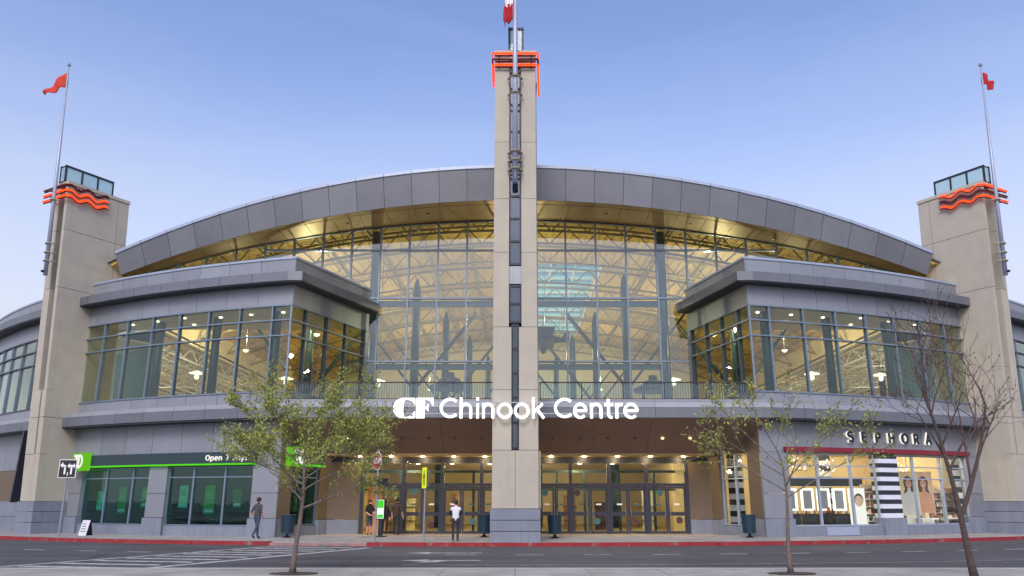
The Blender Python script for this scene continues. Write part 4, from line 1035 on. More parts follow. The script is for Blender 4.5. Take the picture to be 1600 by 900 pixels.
def ribbon(q, pts, w, F, d0, d1):
    """flat stroke of width w along 2-D points, extruded between depths; F(x, y, d) gives the place"""
    P = [Vector(p) for p in pts]; n = len(P); closed = (P[0] - P[-1]).length < 1e-4
    if closed: P = P[:-1]; n -= 1
    L = []; Rr = []
    for i in range(n):
        a = P[i - 1] if (i or closed) else P[i]; b = P[(i + 1) % n] if (i < n - 1 or closed) else P[i]
        t1 = (P[i] - a); t2 = (b - P[i]); t = (t1.normalized() if t1.length > 1e-6 else t2.normalized()) + (t2.normalized() if t2.length > 1e-6 else t1.normalized())
        t.normalize(); nn = Vector((-t.y, t.x))
        tt = t2.normalized() if t2.length > 1e-6 else t1.normalized(); c = max(.5, abs(nn.dot(Vector((-tt.y, tt.x)))))
        L.append(P[i] + nn * w / 2 / c); Rr.append(P[i] - nn * w / 2 / c)
    m = n if closed else n - 1
    vs = []
    for i in range(n): vs += [F(L[i].x, L[i].y, d0), F(Rr[i].x, Rr[i].y, d0), F(Rr[i].x, Rr[i].y, d1), F(L[i].x, L[i].y, d1)]
    fs = []
    for i in range(m):
        a = i * 4; b = ((i + 1) % n) * 4
        for k in range(4): fs.append((a + k, a + (k + 1) % 4, b + (k + 1) % 4, b + k))
    if not closed: fs += [(0, 1, 2, 3), ((n - 1) * 4 + 3, (n - 1) * 4 + 2, (n - 1) * 4 + 1, (n - 1) * 4)]
    q.add(vs, fs)
def letter(root, ch, F, h, wx, w, depth, m, name='letter', base=0.0):
    q = MB()
    for i, st in enumerate(GL[ch][1]): ribbon(q, [(x * wx, y * h) for x, y in st], w, F, base, base + depth + .002 * i)
    return q.build(name, m, root)
# main sign on two rails fixed to the pylon
sg = thing('main_sign', (0, 34.3, 5.3), 'glowing white letter sign across the central pylon above the entrance', 'sign')
YS = 34.34; ZB = 5.30; U = .00717
def zx(v): return ((600 + v / 3.902) - 805) * .02798
def sign_letter(ch, a, b):
    x0 = zx(a); wx = (zx(b) - x0) / GL[ch][0]
    letter(sg, ch, lambda x, y, d: (x0 + x, YS - d, ZB + y), .90, wx, .112, .10, 'letter_white')
for ch, a, b in (('C', 338, 452), ('h', 460, 540), ('i', 560, 582), ('n', 597, 674), ('o', 688, 784), ('o', 791, 888), ('k', 900, 982), ('C', 1034, 1150), ('e', 1152, 1240), ('n', 1254, 1332), ('t', 1342, 1402), ('r', 1408, 1458), ('e', 1458, 1552)):
    sign_letter(ch, a, b)
def logo(poly_list):
    q = MB()
    for i, p in enumerate(poly_list): q.prism([(zx(x), YS, ZB + (205 - y) * U) for x, y in p], (0, -.10 - .002 * i, 0))
    q.build('logo_letter', 'letter_white', sg)
Cb = [(118 + 61 * math.cos(R_(a)), 143 - 61 * math.sin(R_(a))) for a in range(90, 271, 12)]
Cin = [(131 + 14 * math.cos(R_(a)), 143 - 52 * math.sin(R_(a))) for a in range(270, 89, -15)]
logo([[(150, 82)] + [(118, 82)] + Cb[1:-1] + [(118, 204), (150, 204), (140, 197)] + Cin[1:-1] + [(140, 90)], [(141, 82), (188, 82), (188, 124), (172, 100), (141, 89)], [(141, 204), (188, 204), (188, 162), (172, 187), (141, 198)]])
logo([[(197, 82), (248, 82), (248, 204), (197, 204)], [(248, 82), (300, 82), (300, 131), (278, 98), (248, 90)], [(248, 138), (258, 136), (270, 118), (270, 164), (258, 148), (248, 146)]])
for z in (5.52, 6.0):
    q = MB(); q.box(-5.25, 5.35, YS + .02, YS + .06, z - .02, z + .02); q.build('rail', 'panel_edge', sg)
for x in (-.8, .8):
    q = MB(); q.box(x - .03, x + .03, YS + .06, YF - .002, 5.45, 6.05); q.build('bracket', 'steel', sg)

# bank signs
def facef(s, k, phi, d, z0):      # local frame on the drum face, text running left to right for the viewer
    c = drum(phi, d, s, k); nrm = Vector((s * k * math.sin(R_(phi)), -math.cos(R_(phi)), 0)).normalized(); tx = Vector((-nrm.y, nrm.x, 0))
    return lambda x, y, dd: tuple(c + tx * x + nrm * dd + Vector((0, 0, z0 + y)))
bk = thing('bank_fascia_sign', drum(21, .2, -1, 1), 'dark teal bank sign band with glowing green line on the left wing', 'sign')
q = MB(); cbox(q, 14.9, 27.4, .02, .22, 3.66, 4.22, -1, 1); q.build('band', 'bank_band', bk)
q = MB(); cbox(q, 14.9, 27.4, .02, .25, 3.58, 3.65, -1, 1); q.build('light_line', 'neon_green', bk)
ph = 18.15
for ch in 'Open 7 Days':
    if ch == ' ': ph -= .22; continue
    F = facef(-1, 1, ph, .23, 3.80); letter(bk, ch, F, .27, .30, .045, .04, 'letter_small'); ph -= GL[ch][0] * .30 / .874 + .05
def bank_cube(F, label):
    t = thing('bank_cube_sign', F(.4, .4, 0), label, 'sign')
    q = MB(); q.hexa([F(0, 0, 0), F(.95, 0, 0), F(.95, 0, .45), F(0, 0, .45), F(0, .95, 0), F(.95, .95, 0), F(.95, .95, .45), F(0, .95, .45)]); q.build('box', 'bank_cube', t)
    q = MB()
    for i, p in enumerate(([(.1, .72), (.62, .72), (.62, .85), (.1, .85)], [(.24, .12), (.40, .12), (.40, .72), (.24, .72)], [(.46, .12), (.60, .12), (.60, .72), (.46, .72)])):
        q.prism([F(x, y, .451) for x, y in p], Vector(F(0, 0, .006 + .002 * i)) - Vector(F(0, 0, 0)))
    ribbon(q, [(.60, .79)] + arc(.60, .485, .24, .305, 90, -90, 12), .13, F, .451, .463)
    q.build('emblem', 'letter_small', t)
bank_cube(facef(-1, 1, 28.6, .12, 3.42), 'bright green square bank sign behind the turn lane sign')
def retf(s, k, t0, d, z0):
    p = A0 + RD * t0 + RN * d; c = Vector((s * k * p.x, p.y, 0)); nrm = Vector((s * k * RN.x, RN.y, 0)).normalized(); tx = Vector((-nrm.y, nrm.x, 0))
    return lambda x, y, dd: tuple(c + tx * x + nrm * dd + Vector((0, 0, z0 + y)))
F = retf(-1, 1, .35, .0, 3.5); bank_cube(F, 'bright green square bank sign behind the leafy tree')
t = thing('bank_side_line', F(1.5, 0, .1), 'thin green light line beside the leafy tree', 'light')
q = MB(); q.hexa([F(1.1, .05, 0), F(2.9, .05, 0), F(2.9, .05, .18), F(1.1, .05, .18), F(1.1, .15, 0), F(2.9, .15, 0), F(2.9, .15, .18), F(1.1, .15, .18)]); q.build('tube', 'neon_green', t)
q = MB(); q.hexa([F(1.1, .17, 0), F(2.9, .17, 0), F(2.9, .17, .15), F(1.1, .17, .15), F(1.1, .6, 0), F(2.9, .6, 0), F(2.9, .6, .15), F(1.1, .6, .15)]); q.build('band', 'bank_band', t)
# cosmetics shop sign
sp = thing('shop_sign', drum(21, .2, 1, KR), 'black block letters over a dark red band on the right wing', 'sign')
q = MB(); cbox(q, 14.85, 28.6, .02, .2, 4.22, 4.45, 1, KR); q.build('band', 'red_band', sp)
ph = 19.0
for ch in 'SEPHORA':
    F = facef(1, KR, ph, .03, 4.76); letter(sp, ch, F, .52, .58, .125, .09, 'letter_small', 'letter_halo')
    F2 = facef(1, KR, ph + .02, .13, 4.76); letter(sp, ch, F2, .52, .58, .125, .04, 'black_paint'); ph += .98
q = MB(); cbox(q, 17.1, 19.2, .01, .05, .18, .58, 1, KR); tag(q.build('white_board', 'coping'), 'plain white board below the cosmetics shop window', 'board')

# ---------------------------------------------------------------- shop contents
def spot(s, k, phi, d):
    c = drum(phi, d, s, k); nx, ny = s * k * math.sin(R_(phi)), -math.cos(R_(phi)); return c, math.atan2(nx, -ny)
def lbx(root, name, m, *a):
    q = MB(); q.box(*a); return q.build(name, m, root, local=True)
WHERE = ['leftmost', 'second', 'third', 'fourth', 'fifth', 'sixth', 'rightmost']
def inside(x, y, *a): return (x, y, .176)
for i, x in enumerate((14.75, 15.65, 16.5, 17.35, 18.2)):
    t = thing('make_up_station', (x, 43.3, .176), WHERE[i] + ' make-up station from the left, with lit white mirror frame, in the cosmetics shop', 'make-up station', R_(-8), 'make-up stations')
    lbx(t, 'cabinet', 'stripe_dark', -.38, .38, -.25, .25, 0, .95); lbx(t, 'counter_top', 'black_paint', -.4, .4, -.28, .28, .96, 1.0)
    q = MB()
    for u0, u1, z0, z1 in ((-.34, -.22, 1.15, 2.3), (.22, .34, 1.15, 2.3), (-.22, .22, 2.2, 2.3), (-.22, .22, 1.15, 1.25)): q.box(u0, u1, -.02, .06, z0, z1)
    q.build('mirror_frame', 'mirror_light', t, local=True); lbx(t, 'mirror', 'steel', -.22, .22, .0, .03, 1.25, 2.2)
    lbx(t, 'header', 'stripe_dark', -.44, .44, -.05, .1, 2.42, 2.85)
    for x_, m in ((-.3, 'poster_pink'), (-.16, 'red_band'), (-.02, 'timber'), (.12, 'white_paint'), (.27, 'shelf_stock')): lbx(t, 'bottle', m, x_ - .035, x_ + .035, -.2, -.12, 1.0, 1.12 + .1 * random.random())
t = thing('light_box_poster', (17.75, 42.0, .176), 'standing white light box with a portrait left of the striped pier', 'poster', R_(-8))
lbx(t, 'board', 'lightbox', -.4, .4, 0, .08, .3, 2.3); lbx(t, 'foot', 'steel', -.3, .3, -.15, .25, 0, .06); lbx(t, 'stem', 'steel', -.05, .05, .02, .07, .06, .3)
q = MB(); q.prism([(.08 + .2 * math.cos(a * .4), -.006, 1.65 + .28 * math.sin(a * .4)) for a in range(16)], (0, .005, 0)); q.build('portrait', 'poster_pink', t, local=True)
q = MB(); q.prism([(.08 + .23 * math.cos(a * .4), -.003, 1.72 + .32 * math.sin(a * .4)) for a in range(16)], (0, .002, 0)); q.build('portrait_hair', 'poster_hair', t, local=True)
SPOTS = ((18.75, 42.6), (20.55, 45.0), (21.55, 45.2), (22.55, 45.4), (23.5, 45.6), (24.35, 45.9), (25.1, 46.6))
for i, (x, y) in enumerate(SPOTS):
    t = thing('shelf_unit', (x, y, .176), WHERE[i] + ' stocked white shelf unit from the left around the striped pier in the cosmetics shop', 'shelf', R_(-14), 'stocked shelf units')
    lbx(t, 'back_panel', 'cream_wall', -.46, .46, .2, .25, 0, 2.5)
    for sx in (-.46, .44): lbx(t, 'side', 'white_paint', sx, sx + .02, -.2, .2, 0, 2.5)
    for j in range(6):
        z = .25 + .37 * j; lbx(t, 'shelf', 'white_paint', -.44, .44, -.2, .2, z, z + .03)
        q = MB(); x = -.41
        while x < .38:
            w = random.uniform(.05, .13); q.box(x, x + w, -.14, .08, z + .03, z + random.uniform(.12, .28), random.randrange(6)); x += w + random.uniform(.01, .05)
        o = q.build('stock', ['shelf_stock', 'poster_pink', 'stripe_dark', 'red_band', 'white_paint', 'timber'], t, local=True); o['kind'] = 'stuff'
for i, (x, y) in enumerate(((21.35, 43.7), (22.35, 44.1))):
    t = thing('portrait_poster', (x, y, .176), ('left' if i == 0 else 'right') + ' of two tall smiling portrait posters in the cosmetics shop window', 'poster', R_(-16), 'portrait posters')
    lbx(t, 'board', 'poster_pink' if i else 'cream_wall', -.46, .46, .02, .05, .9, 3.2)
    E = lambda cx, cz, rx, rz_, y, m, nm: (lambda q: (q.prism([(cx + rx * math.cos(a * .3142), y, cz + rz_ * math.sin(a * .3142)) for a in range(20)], (0, -.004, 0)), q.build(nm, m, t, local=True))[1])(MB())
    PG = lambda pts, y, m, nm: (lambda q: (q.prism([(a * (1 if i else -1), y, b) for a, b in pts], (0, -.004, 0)), q.build(nm, m, t, local=True))[1])(MB())
    PG([(-.24, 2.1), (-.27, 2.5), (-.2, 2.85), (.0, 2.98), (.18, 2.9), (.25, 2.65), (.2, 2.3), (.3, 2.0), (.26, 1.75), (.1, 2.2)], .019, 'poster_hair', 'hair'); E(.0, 2.56, .15, .22, .013, 'skin', 'face'); PG([(-.07, 2.4), (.07, 2.4), (.08, 2.15), (.36, 2.0), (.44, 1.5), (.4, .95), (-.4, .95), (-.44, 1.55), (-.32, 2.02), (-.08, 2.15)], .0165, 'skin' if i else 'cloth_white', 'shoulders')
    E(-.055, 2.6, .025, .012, .007, 'poster_hair', 'eye'); E(.065, 2.6, .025, .012, .007, 'poster_hair', 'eye'); E(.0, 2.46, .055, .018, .007, 'white_paint', 'smile')
    lbx(t, 'stand', 'white_paint', -.3, .3, -.1, .2, 0, .9)
for i, (x, y) in enumerate(((21.9, 43.3), (23.6, 44.2))):
    t = thing('display_table', (x, y, .176), ('white display table with boxes below the portrait posters' if i == 0 else 'white display table with boxes beside the right pier'), 'table', R_(-10))
    lbx(t, 'top', 'white_paint', -.5, .5, -.25, .25, .72, .78)
    for sx in (-.46, .42):
        for sy in (-.22, .18): lbx(t, 'leg', 'steel', sx, sx + .04, sy, sy + .04, 0, .72)
    for x_ in (-.3, 0, .28): lbx(t, 'box', 'shelf_stock' if x_ else 'cream_wall', x_ - .1, x_ + .1, -.1, .1, .78, .78 + random.uniform(.12, .3))
for i, (x, y) in enumerate(((24.65, 44.75), (17.9, 46.3))):
    t = thing('striped_column', (x, y, .176), ('black and white striped column inside, by the right pier' if i == 0 else 'black and white striped column at the back of the cosmetics shop'), 'column', R_(-20))
    for j in range(14): lbx(t, 'stripe', 'stripe_dark' if j % 2 else 'stripe_white', -.3, .3, -.3, .3, j * .3, j * .3 + .298)
F = retf(1, KR, 2.85, -.75, .176); t = thing('striped_column', F(0, 0, 0), 'black and white striped column behind the side display window', 'column')
for j in range(14):
    q = MB(); q.hexa([F(-.5, j * .29, 0), F(.25, j * .29, 0), F(.25, j * .29, -.4), F(-.5, j * .29, -.4), F(-.5, j * .29 + .288, 0), F(.25, j * .29 + .288, 0), F(.25, j * .29 + .288, -.4), F(-.5, j * .29 + .288, -.4)]); q.build('stripe', 'stripe_dark' if j % 2 else 'stripe_white', t)
# more stock behind the narrow side window, and bulb chandeliers
nv = Vector((KR * RN.x, RN.y)).normalized(); rzs = math.atan2(nv.x, -nv.y)
for i, (tt, dd_) in enumerate(((1.45, -1.0), (2.2, -1.7))):
    p = A0 + RD * tt + RN * dd_
    t = thing('shelf_unit', (KR * p.x, p.y, .176), ('near' if i == 0 else 'rear') + ' of two stocked shelf units behind the narrow side display window', 'shelf', rzs + .1, 'side window shelf units')
    lbx(t, 'back_panel', 'cream_wall', -.46, .46, .2, .25, 0, 2.9)
    for j in range(7):
        z = .25 + .37 * j; lbx(t, 'shelf', 'white_paint', -.44, .44, -.2, .2, z, z + .03)
        q = MB(); x = -.41
        while x < .38:
            w = random.uniform(.05, .13); q.box(x, x + w, -.14, .08, z + .03, z + random.uniform(.12, .28), random.randrange(6)); x += w + random.uniform(.01, .05)
        o = q.build('stock', ['shelf_stock', 'poster_pink', 'stripe_dark', 'red_band', 'white_paint', 'timber'], t, local=True); o['kind'] = 'stuff'
for i, (x, y, w) in enumerate(((15.0, 42.6, 'above the leftmost make-up stations'), (16.9, 43.6, 'above the middle make-up stations'), (21.6, 44.4, 'above the two portrait posters'))):
    t = thing('bulb_chandelier', (x, y, 3.5), 'cluster of small glowing bulbs ' + w, 'lamp', 0, 'bulb chandeliers in the cosmetics shop')
    q = MB(); q.lathe([(.18, .93), (.18, .97)], 12); q.build('ceiling_rose', 'steel', t, local=True)
    for j in range(11):
        a = j * 2.4; r = .12 + .055 * j; z = random.uniform(-.1, .5)
        q = MB(); q.lathe([(.01, -.05), (.04, -.03), (.05, 0), (.04, .03), (.01, .05)], 8, (r * math.cos(a), r * .6 * math.sin(a), z)); b_ = q.build('bulb', 'pendant_glow', t, local=True)
        q = MB(); q.tube([(r * math.cos(a), r * .6 * math.sin(a), z + .05), (r * math.cos(a), r * .6 * math.sin(a), .95)], .006, 4); q.build('cord', 'stripe_dark', b_, local=True)
# bank posters and counter
for i, (ph, z, m, w, h) in enumerate(((27.0, 1.35, 'bank_poster_pale', .5, 1.0), (25.0, 1.2, 'bank_poster', .6, 1.35), (23.1, 1.5, 'bank_poster', .5, 1.05), (20.1, 1.5, 'bank_poster_pale', .55, 1.1), (18.2, 1.2, 'bank_poster', .62, 1.4), (16.3, 1.5, 'bank_green', .5, .9))):
    c, rz = spot(-1, 1, ph, -.42); t = thing('window_poster', (c.x, c.y, z), ['second', 'third', 'fourth', 'fifth', 'sixth', 'last'][i] .replace('second', 'leftmost').replace('third', 'second').replace('fourth', 'third').replace('fifth', 'fourth').replace('sixth', 'fifth').replace('last', 'rightmost') + ' green poster hanging in the bank windows', 'poster', rz, 'posters in the bank windows')
    lbx(t, 'frame', 'bank_band', -w / 2 - .04, w / 2 + .04, .0, .04, -.04, h + .04); lbx(t, 'sheet', m, -w / 2, w / 2, -.012, -.002, 0, h)
    lbx(t, 'caption', 'cloth_white', -w / 2 + .06, w / 2 - .06, -.02, -.013, .08, .22)
    for j in range(3): lbx(t, 'text_line', 'bank_poster_pale' if m == 'bank_poster' else 'bank_green', -w / 3, w / 3 - .05 * j, -.02, -.013, h * .55 + j * .11, h * .55 + j * .11 + .04)
    q = MB(); q.tube([(0, .02, h + .04), (0, .02, 3.7 - z)], .008, 4); q.build('wire', 'steel', t, local=True)
for i, ph in enumerate((18.0, 25.5)):
    c, rz = spot(-1, 1, ph, -4.5); t = thing('bank_counter', (c.x, c.y, .176), ('long dark counter inside the bank nearer the entrance' if i == 0 else 'long dark counter inside the bank nearer the left tower'), 'counter', rz)
    lbx(t, 'front', 'bank_band', -2, 2, -.3, .3, 0, 1.0); lbx(t, 'top', 'stripe_dark', -2.1, 2.1, -.4, .4, 1.0, 1.06); lbx(t, 'screen', 'black_paint', -.6, -.1, -.05, 0, 1.1, 1.45); lbx(t, 'screen', 'black_paint', .7, 1.2, -.05, 0, 1.1, 1.45)

# ---------------------------------------------------------------- street furniture
def octagon(r): return [(r * math.cos(R_(22.5 + 45 * i)), r * math.sin(R_(22.5 + 45 * i))) for i in range(8)]
t = thing('stop_sign', (-5.95, 34.75, .15), 'red octagonal stop sign on a grey post at the crossing', 'sign', R_(-52))
q = MB(); q.tube([(0, 0, 0), (.0, 0, 3.85)], .045, 8); q.build('post', 'steel', t, local=True)
q = MB(); q.prism([(x, -.06, 3.36 + z) for x, z in octagon(.40)], (0, .012, 0)); q.build('plate_border', 'white_paint', t, local=True)
q = MB(); q.prism([(x, -.064, 3.36 + z) for x, z in octagon(.37)], (0, -.004, 0)); q.build('plate', 'sign_red', t, local=True)
x = -.27
for ch in 'STOP':
    x0 = x; letter(t, ch, lambda a, b, d: (x0 + a, -.069 - d, 3.24 + b), .24, .20, .04, .006, 'white_paint').matrix_parent_inverse = Matrix.Translation((5.95, -34.75, -.15)) if False else Matrix(); x += GL[ch][0] * .20 + .025
for o in [o for o in t.children if o.name.startswith('letter')]:
    for v in o.data.vertices: v.co += t.location
q = MB(); q.box(.06, .32, .02, .34, 2.28, 2.62); q.tube([(.19, .02, 2.45), (.19, -.08, 2.45)], [.13, .15], 12); q.box(.0, .08, .1, .2, 2.4, 2.5); q.build('signal_box', 'black_paint', t, local=True)
t = thing('pedestrian_sign', (-3.98, 35.6, .15), 'yellow pedestrian crossing sign seen edge on beside the doors', 'sign', R_(-62))
q = MB(); q.tube([(0, 0, 0), (0, 0, 3.1)], .04, 8); q.build('post', 'steel', t, local=True)
lbx(t, 'plate', 'sign_yellow', -.26, .26, -.06, -.045, 2.22, 3.12); lbx(t, 'back_plate', 'steel', -.25, .25, .045, .06, 2.3, 3.05)
q = MB(); q.prism([(.05 * math.cos(a * .52), -.064, 2.92 + .05 * math.sin(a * .52)) for a in range(12)], (0, -.004, 0))
for p in ([(-.05, 2.85), (.05, 2.85), (.06, 2.6), (-.05, 2.6)], [(-.05, 2.59), (.0, 2.59), (-.08, 2.35), (-.13, 2.35)], [(.0, 2.595), (.06, 2.595), (.12, 2.35), (.07, 2.35)], [(.055, 2.83), (.15, 2.68), (.13, 2.65), (.055, 2.76)], [(-.055, 2.83), (-.15, 2.68), (-.12, 2.65), (-.055, 2.76)]): q.prism([(a, -.064, b) for a, b in p], (0, -.004, 0))
q.build('walking_figure', 'black_paint', t, local=True)
t = thing('turn_lane_sign', (-22.1, 39.6, .15), 'black turn lane arrow sign on a grey post by the left tower', 'sign', R_(4))
q = MB(); q.tube([(0, 0, 0), (0, 0, 3.6)], .05, 8); q.build('post', 'steel', t, local=True)
lbx(t, 'plate_border', 'white_paint', -.42, .42, -.075, -.062, 2.78, 3.66); lbx(t, 'plate', 'black_paint', -.39, .39, -.082, -.078, 2.81, 3.63)
q = MB()
def ar2(pts): q.prism([(a, -.084, b) for a, b in pts], (0, -.003, 0))
ar2([(-.16, 2.95), (-.08, 2.95), (-.08, 3.28), (-.16, 3.28)]); ar2([(-.08, 3.29), (-.08, 3.37), (-.24, 3.43), (-.24, 3.34)]); ar2([(-.37, 3.39), (-.23, 3.25), (-.23, 3.53)])
ar2([(.15, 2.95), (.23, 2.95), (.23, 3.30), (.15, 3.30)]); ar2([(.10, 3.31), (.28, 3.31), (.28, 3.40), (.10, 3.40)]); ar2([(-.02, 3.355), (.095, 3.23), (.095, 3.48)]); ar2([(.38, 3.355), (.285, 3.23), (.285, 3.48)]); ar2([(.01, 2.88), (.05, 2.88), (.05, 3.05), (.01, 3.05)])
q.build('arrows', 'white_paint', t, local=True)
t = thing('sandwich_board', (-21.7, 41.3, .15), 'white folding sandwich board leaning in front of the bank window', 'board', R_(-16)); t.scale = (.78, .78, .78)
for sgn, m in ((-1, 'cloth_white'), (1, 'stripe_dark')):
    q = MB(); q.hexa([(-.3, sgn * .28 - .015, 0), (.3, sgn * .28 - .015, 0), (.3, sgn * .28 + .015, 0), (-.3, sgn * .28 + .015, 0), (-.3, sgn * .03 - .015, .95), (.3, sgn * .03 - .015, .95), (.3, sgn * .03 + .015, .95), (-.3, sgn * .03 + .015, .95)]); q.build('panel', m, t, local=True)
for j in range(4):
    z = .25 + .15 * j; y = -.28 + .25 * z / .95 - .022; lbx(t, 'text_line', 'cloth_charcoal', -.2, .2 - .04 * j, y - .004, y, z, z + .04)
def bin_(x, y, label, rz=0):
    t = thing('litter_bin', (x, y, .15), label, 'litter bin', rz, 'slatted teal litter bins')
    q = MB(); q.lathe([(.18, 0), (.2, .02), (.06, .1), (.06, .18), (.2, .2)], 14); q.build('pedestal', 'dark_metal', t, local=True)
    q = MB(); q.lathe([(.27, .2), (.30, 1.0), (.26, 1.0), (.25, .24)], 20); q.build('liner', 'stripe_dark', t, local=True)
    me = None
    for i in range(20):
        a = 2 * math.pi * i / 20
        if me is None:
            q = MB(); q.hexa([(.275, -.03, .2), (.30, -.03, .2), (.30, .03, .2), (.275, .03, .2), (.305, -.033, 1.02), (.335, -.033, 1.02), (.335, .033, 1.02), (.305, .033, 1.02)]); o = q.build('slat', 'bin_teal', t, local=True); me = o.data
        else: o = bpy.data.objects.new('slat', me); C.objects.link(o); o.parent = t
        o.rotation_euler = (0, 0, a)
    q = MB(); q.tube([(.335 * math.cos(i * .314), .335 * math.sin(i * .314), 1.03) for i in range(21)], .025, 6); q.tube([(.30 * math.cos(i * .314), .30 * math.sin(i * .314), .22) for i in range(21)], .02, 6); q.build('hoop', 'bin_teal', t, local=True)
bin_(-10.85, 38.9, 'dark teal slatted litter bin beside the leafy tree trunk and left pier')
bin_(1.85, 38.2, 'dark teal slatted litter bin right of the central pylon'); bin_(11.15, 38.9, 'dark teal slatted litter bin beside the cosmetics side window')
bin_(-1.5, 39.4, 'dark teal slatted litter bin half hidden behind the central pylon base')
t = thing('information_kiosk', (-6.55, 39.6, .15), 'slim information screen glowing green and white beside the stop sign', 'kiosk', R_(-20)); t.scale = (.85, .85, .9)
lbx(t, 'case', 'black_paint', -.26, .26, -.06, .1, .9, 1.98); lbx(t, 'foot', 'dark_metal', -.3, .3, -.2, .25, 0, .05); lbx(t, 'stem', 'dark_metal', -.12, .12, -.02, .08, .05, .9)
lbx(t, 'screen', 'kiosk_white', -.22, .22, -.068, -.061, .95, 1.93); lbx(t, 'screen_band', 'kiosk_green', -.2, .2, -.074, -.069, 1.5, 1.9); lbx(t, 'screen_band', 'kiosk_green', -.18, .18, -.074, -.069, .98, 1.16)

# ---------------------------------------------------------------- people
def person(label, loc, rz, J, cols, height=1.76, hair='hair_dark', sit=False, hairlong=False, extra=None):
    """one continuous skinned body; J overrides joints, faces take the clothing of the nearest bone"""
    b = dict(pel=(0, 0, .95), abd=(0, 0, 1.10), chest=(0, -.01, 1.30), neck=(0, .0, 1.47), hd0=(0, -.015, 1.55), hd1=(0, -.02, 1.64), hd2=(0, -.01, 1.72), nose=(0, -.125, 1.61),
             shL=(.17, 0, 1.40), elL=(.23, .02, 1.13), wrL=(.24, -.06, .89), haL=(.24, -.09, .80), shR=(-.17, 0, 1.40), elR=(-.23, .02, 1.13), wrR=(-.24, -.06, .89), haR=(-.24, -.09, .80),
             hiL=(.09, 0, .90), knL=(.10, -.02, .50), anL=(.10, .03, .09), toL=(.11, -.14, .04), hiR=(-.09, 0, .90), knR=(-.10, -.02, .50), anR=(-.10, .03, .09), toR=(-.11, -.14, .04))
    b.update(J)
    E = [('pel', 'abd', 'T'), ('abd', 'chest', 'T'), ('chest', 'neck', 'T'), ('neck', 'hd0', 'S'), ('hd0', 'hd1', 'S'), ('hd1', 'hd2', 'S'), ('hd1', 'nose', 'S')]
    for q in 'LR': E += [('chest', 'sh' + q, 'T'), ('sh' + q, 'el' + q, 'A'), ('el' + q, 'wr' + q, 'F'), ('wr' + q, 'ha' + q, 'S'), ('pel', 'hi' + q, 'L'), ('hi' + q, 'kn' + q, 'L'), ('kn' + q, 'an' + q, 'K'), ('an' + q, 'to' + q, 'B')]
    rad = dict(pel=(.155, .11), abd=(.145, .105), chest=(.17, .115), neck=(.055, .055), hd0=(.065, .075), hd1=(.078, .095), hd2=(.055, .065), nose=(.012, .012), sh=(.075, .075), el=(.05, .05), wr=(.032, .032), ha=(.038, .02), hi=(.095, .1), kn=(.068, .068), an=(.045, .045), to=(.04, .03))
    for q in 'LR':     # five fingers rooted in each palm
        h = Vector(b['ha' + q]); w = Vector(b['wr' + q]); d = (h - w).normalized(); sx = 1 if q == 'L' else -1
        side = d.cross(Vector((0, 1, 0)) if abs(d.y) < .8 else Vector((0, 0, 1))).normalized()
        for i in range(4):
            b[f'f{i}{q}'] = tuple(h + d * (.075 + .012 * (1.5 - abs(i - 1.6))) + side * (.022 * (i - 1.5)) + Vector((-.012 * sx, 0, 0)))
            rad[f'f{i}'] = (.009, .009); E.append(('ha' + q, f'f{i}{q}', 'S'))
        b['th' + q] = tuple(w.lerp(h, .4) + side * -.055 + d * .03); rad['th'] = (.01, .01); E.append(('wr' + q, 'th' + q, 'S'))
    sc = height / 1.76; names = list(b); idx = {n: i for i, n in enumerate(names)}
    me = bpy.data.meshes.new('tmp'); me.from_pydata([Vector(b[n]) * sc for n in names], [(idx[a], idx[c]) for a, c, _ in E], [])
    o = bpy.data.objects.new('tmp', me); C.objects.link(o)
    md = o.modifiers.new('s', 'SKIN'); md.use_smooth_shade = True
    for n in names:
        key = n if n in rad else n[:-1]; v = me.skin_vertices[0].data[idx[n]]; v.radius = tuple(r * sc for r in rad[key]); v.use_root = (n == 'pel')
    ss = o.modifiers.new('u', 'SUBSURF'); ss.levels = 2; ss.render_levels = 2
    dg = bpy.context.evaluated_depsgraph_get(); nm = bpy.data.meshes.new_from_object(o.evaluated_get(dg)); bpy.data.objects.remove(o)
    ks = ['skin', cols['T'], cols.get('A', cols['T']), cols['L'], cols.get('K', cols['L']), cols.get('B', 'leather'), cols.get('F', 'skin')]
    sl = {'S': 0, 'T': 1, 'A': 2, 'L': 3, 'K': 4, 'B': 5, 'F': 6}
    nm.materials.clear()
    for q in ks: nm.materials.append(MATS[q])
    segs = [(Vector(b[a]) * sc, Vector(b[c]) * sc, sl[r], (sum(rad[a if a in rad else a[:-1]]) + sum(rad[c if c in rad else c[:-1]])) / 4 * sc) for a, c, r in E]
    for f in nm.polygons:
        best = 9; mi = 0
        for a, c, r, w in segs:
            d = c - a; tt = max(0, min(1, (f.center - a).dot(d) / d.length_squared)); ds = (f.center - (a + d * tt)).length - w * .8
            if ds < best: best, mi = ds, r
        f.material_index = mi; f.use_smooth = True
    root = thing('person', (loc[0], loc[1], loc[2]), label, 'person', rz)
    ob = bpy.data.objects.new('body', nm); C.objects.link(ob); ob.parent = root
    hc = Vector(b['hd1']) * sc; q = MB(); n = 14; prof = [(.03, .135), (.07, .115), (.095, .07), (.103, .01), (.098, -.05 if not hairlong else -.2)]
    vs = []; fs = []
    for r, z in prof:
        for k in range(n):
            a = 2 * math.pi * k / n; front = max(0, -math.sin(a)); zz = z if z > 0 else z * (1 - front) + .05 * front
            vs.append(hc + Vector((r * .92 * math.cos(a), r * 1.12 * math.sin(a) + .012, zz)) * sc)
    for i in range(len(prof) - 1):
        for k in range(n): fs.append((i * n + k, i * n + (k + 1) % n, (i + 1) * n + (k + 1) % n, (i + 1) * n + k))
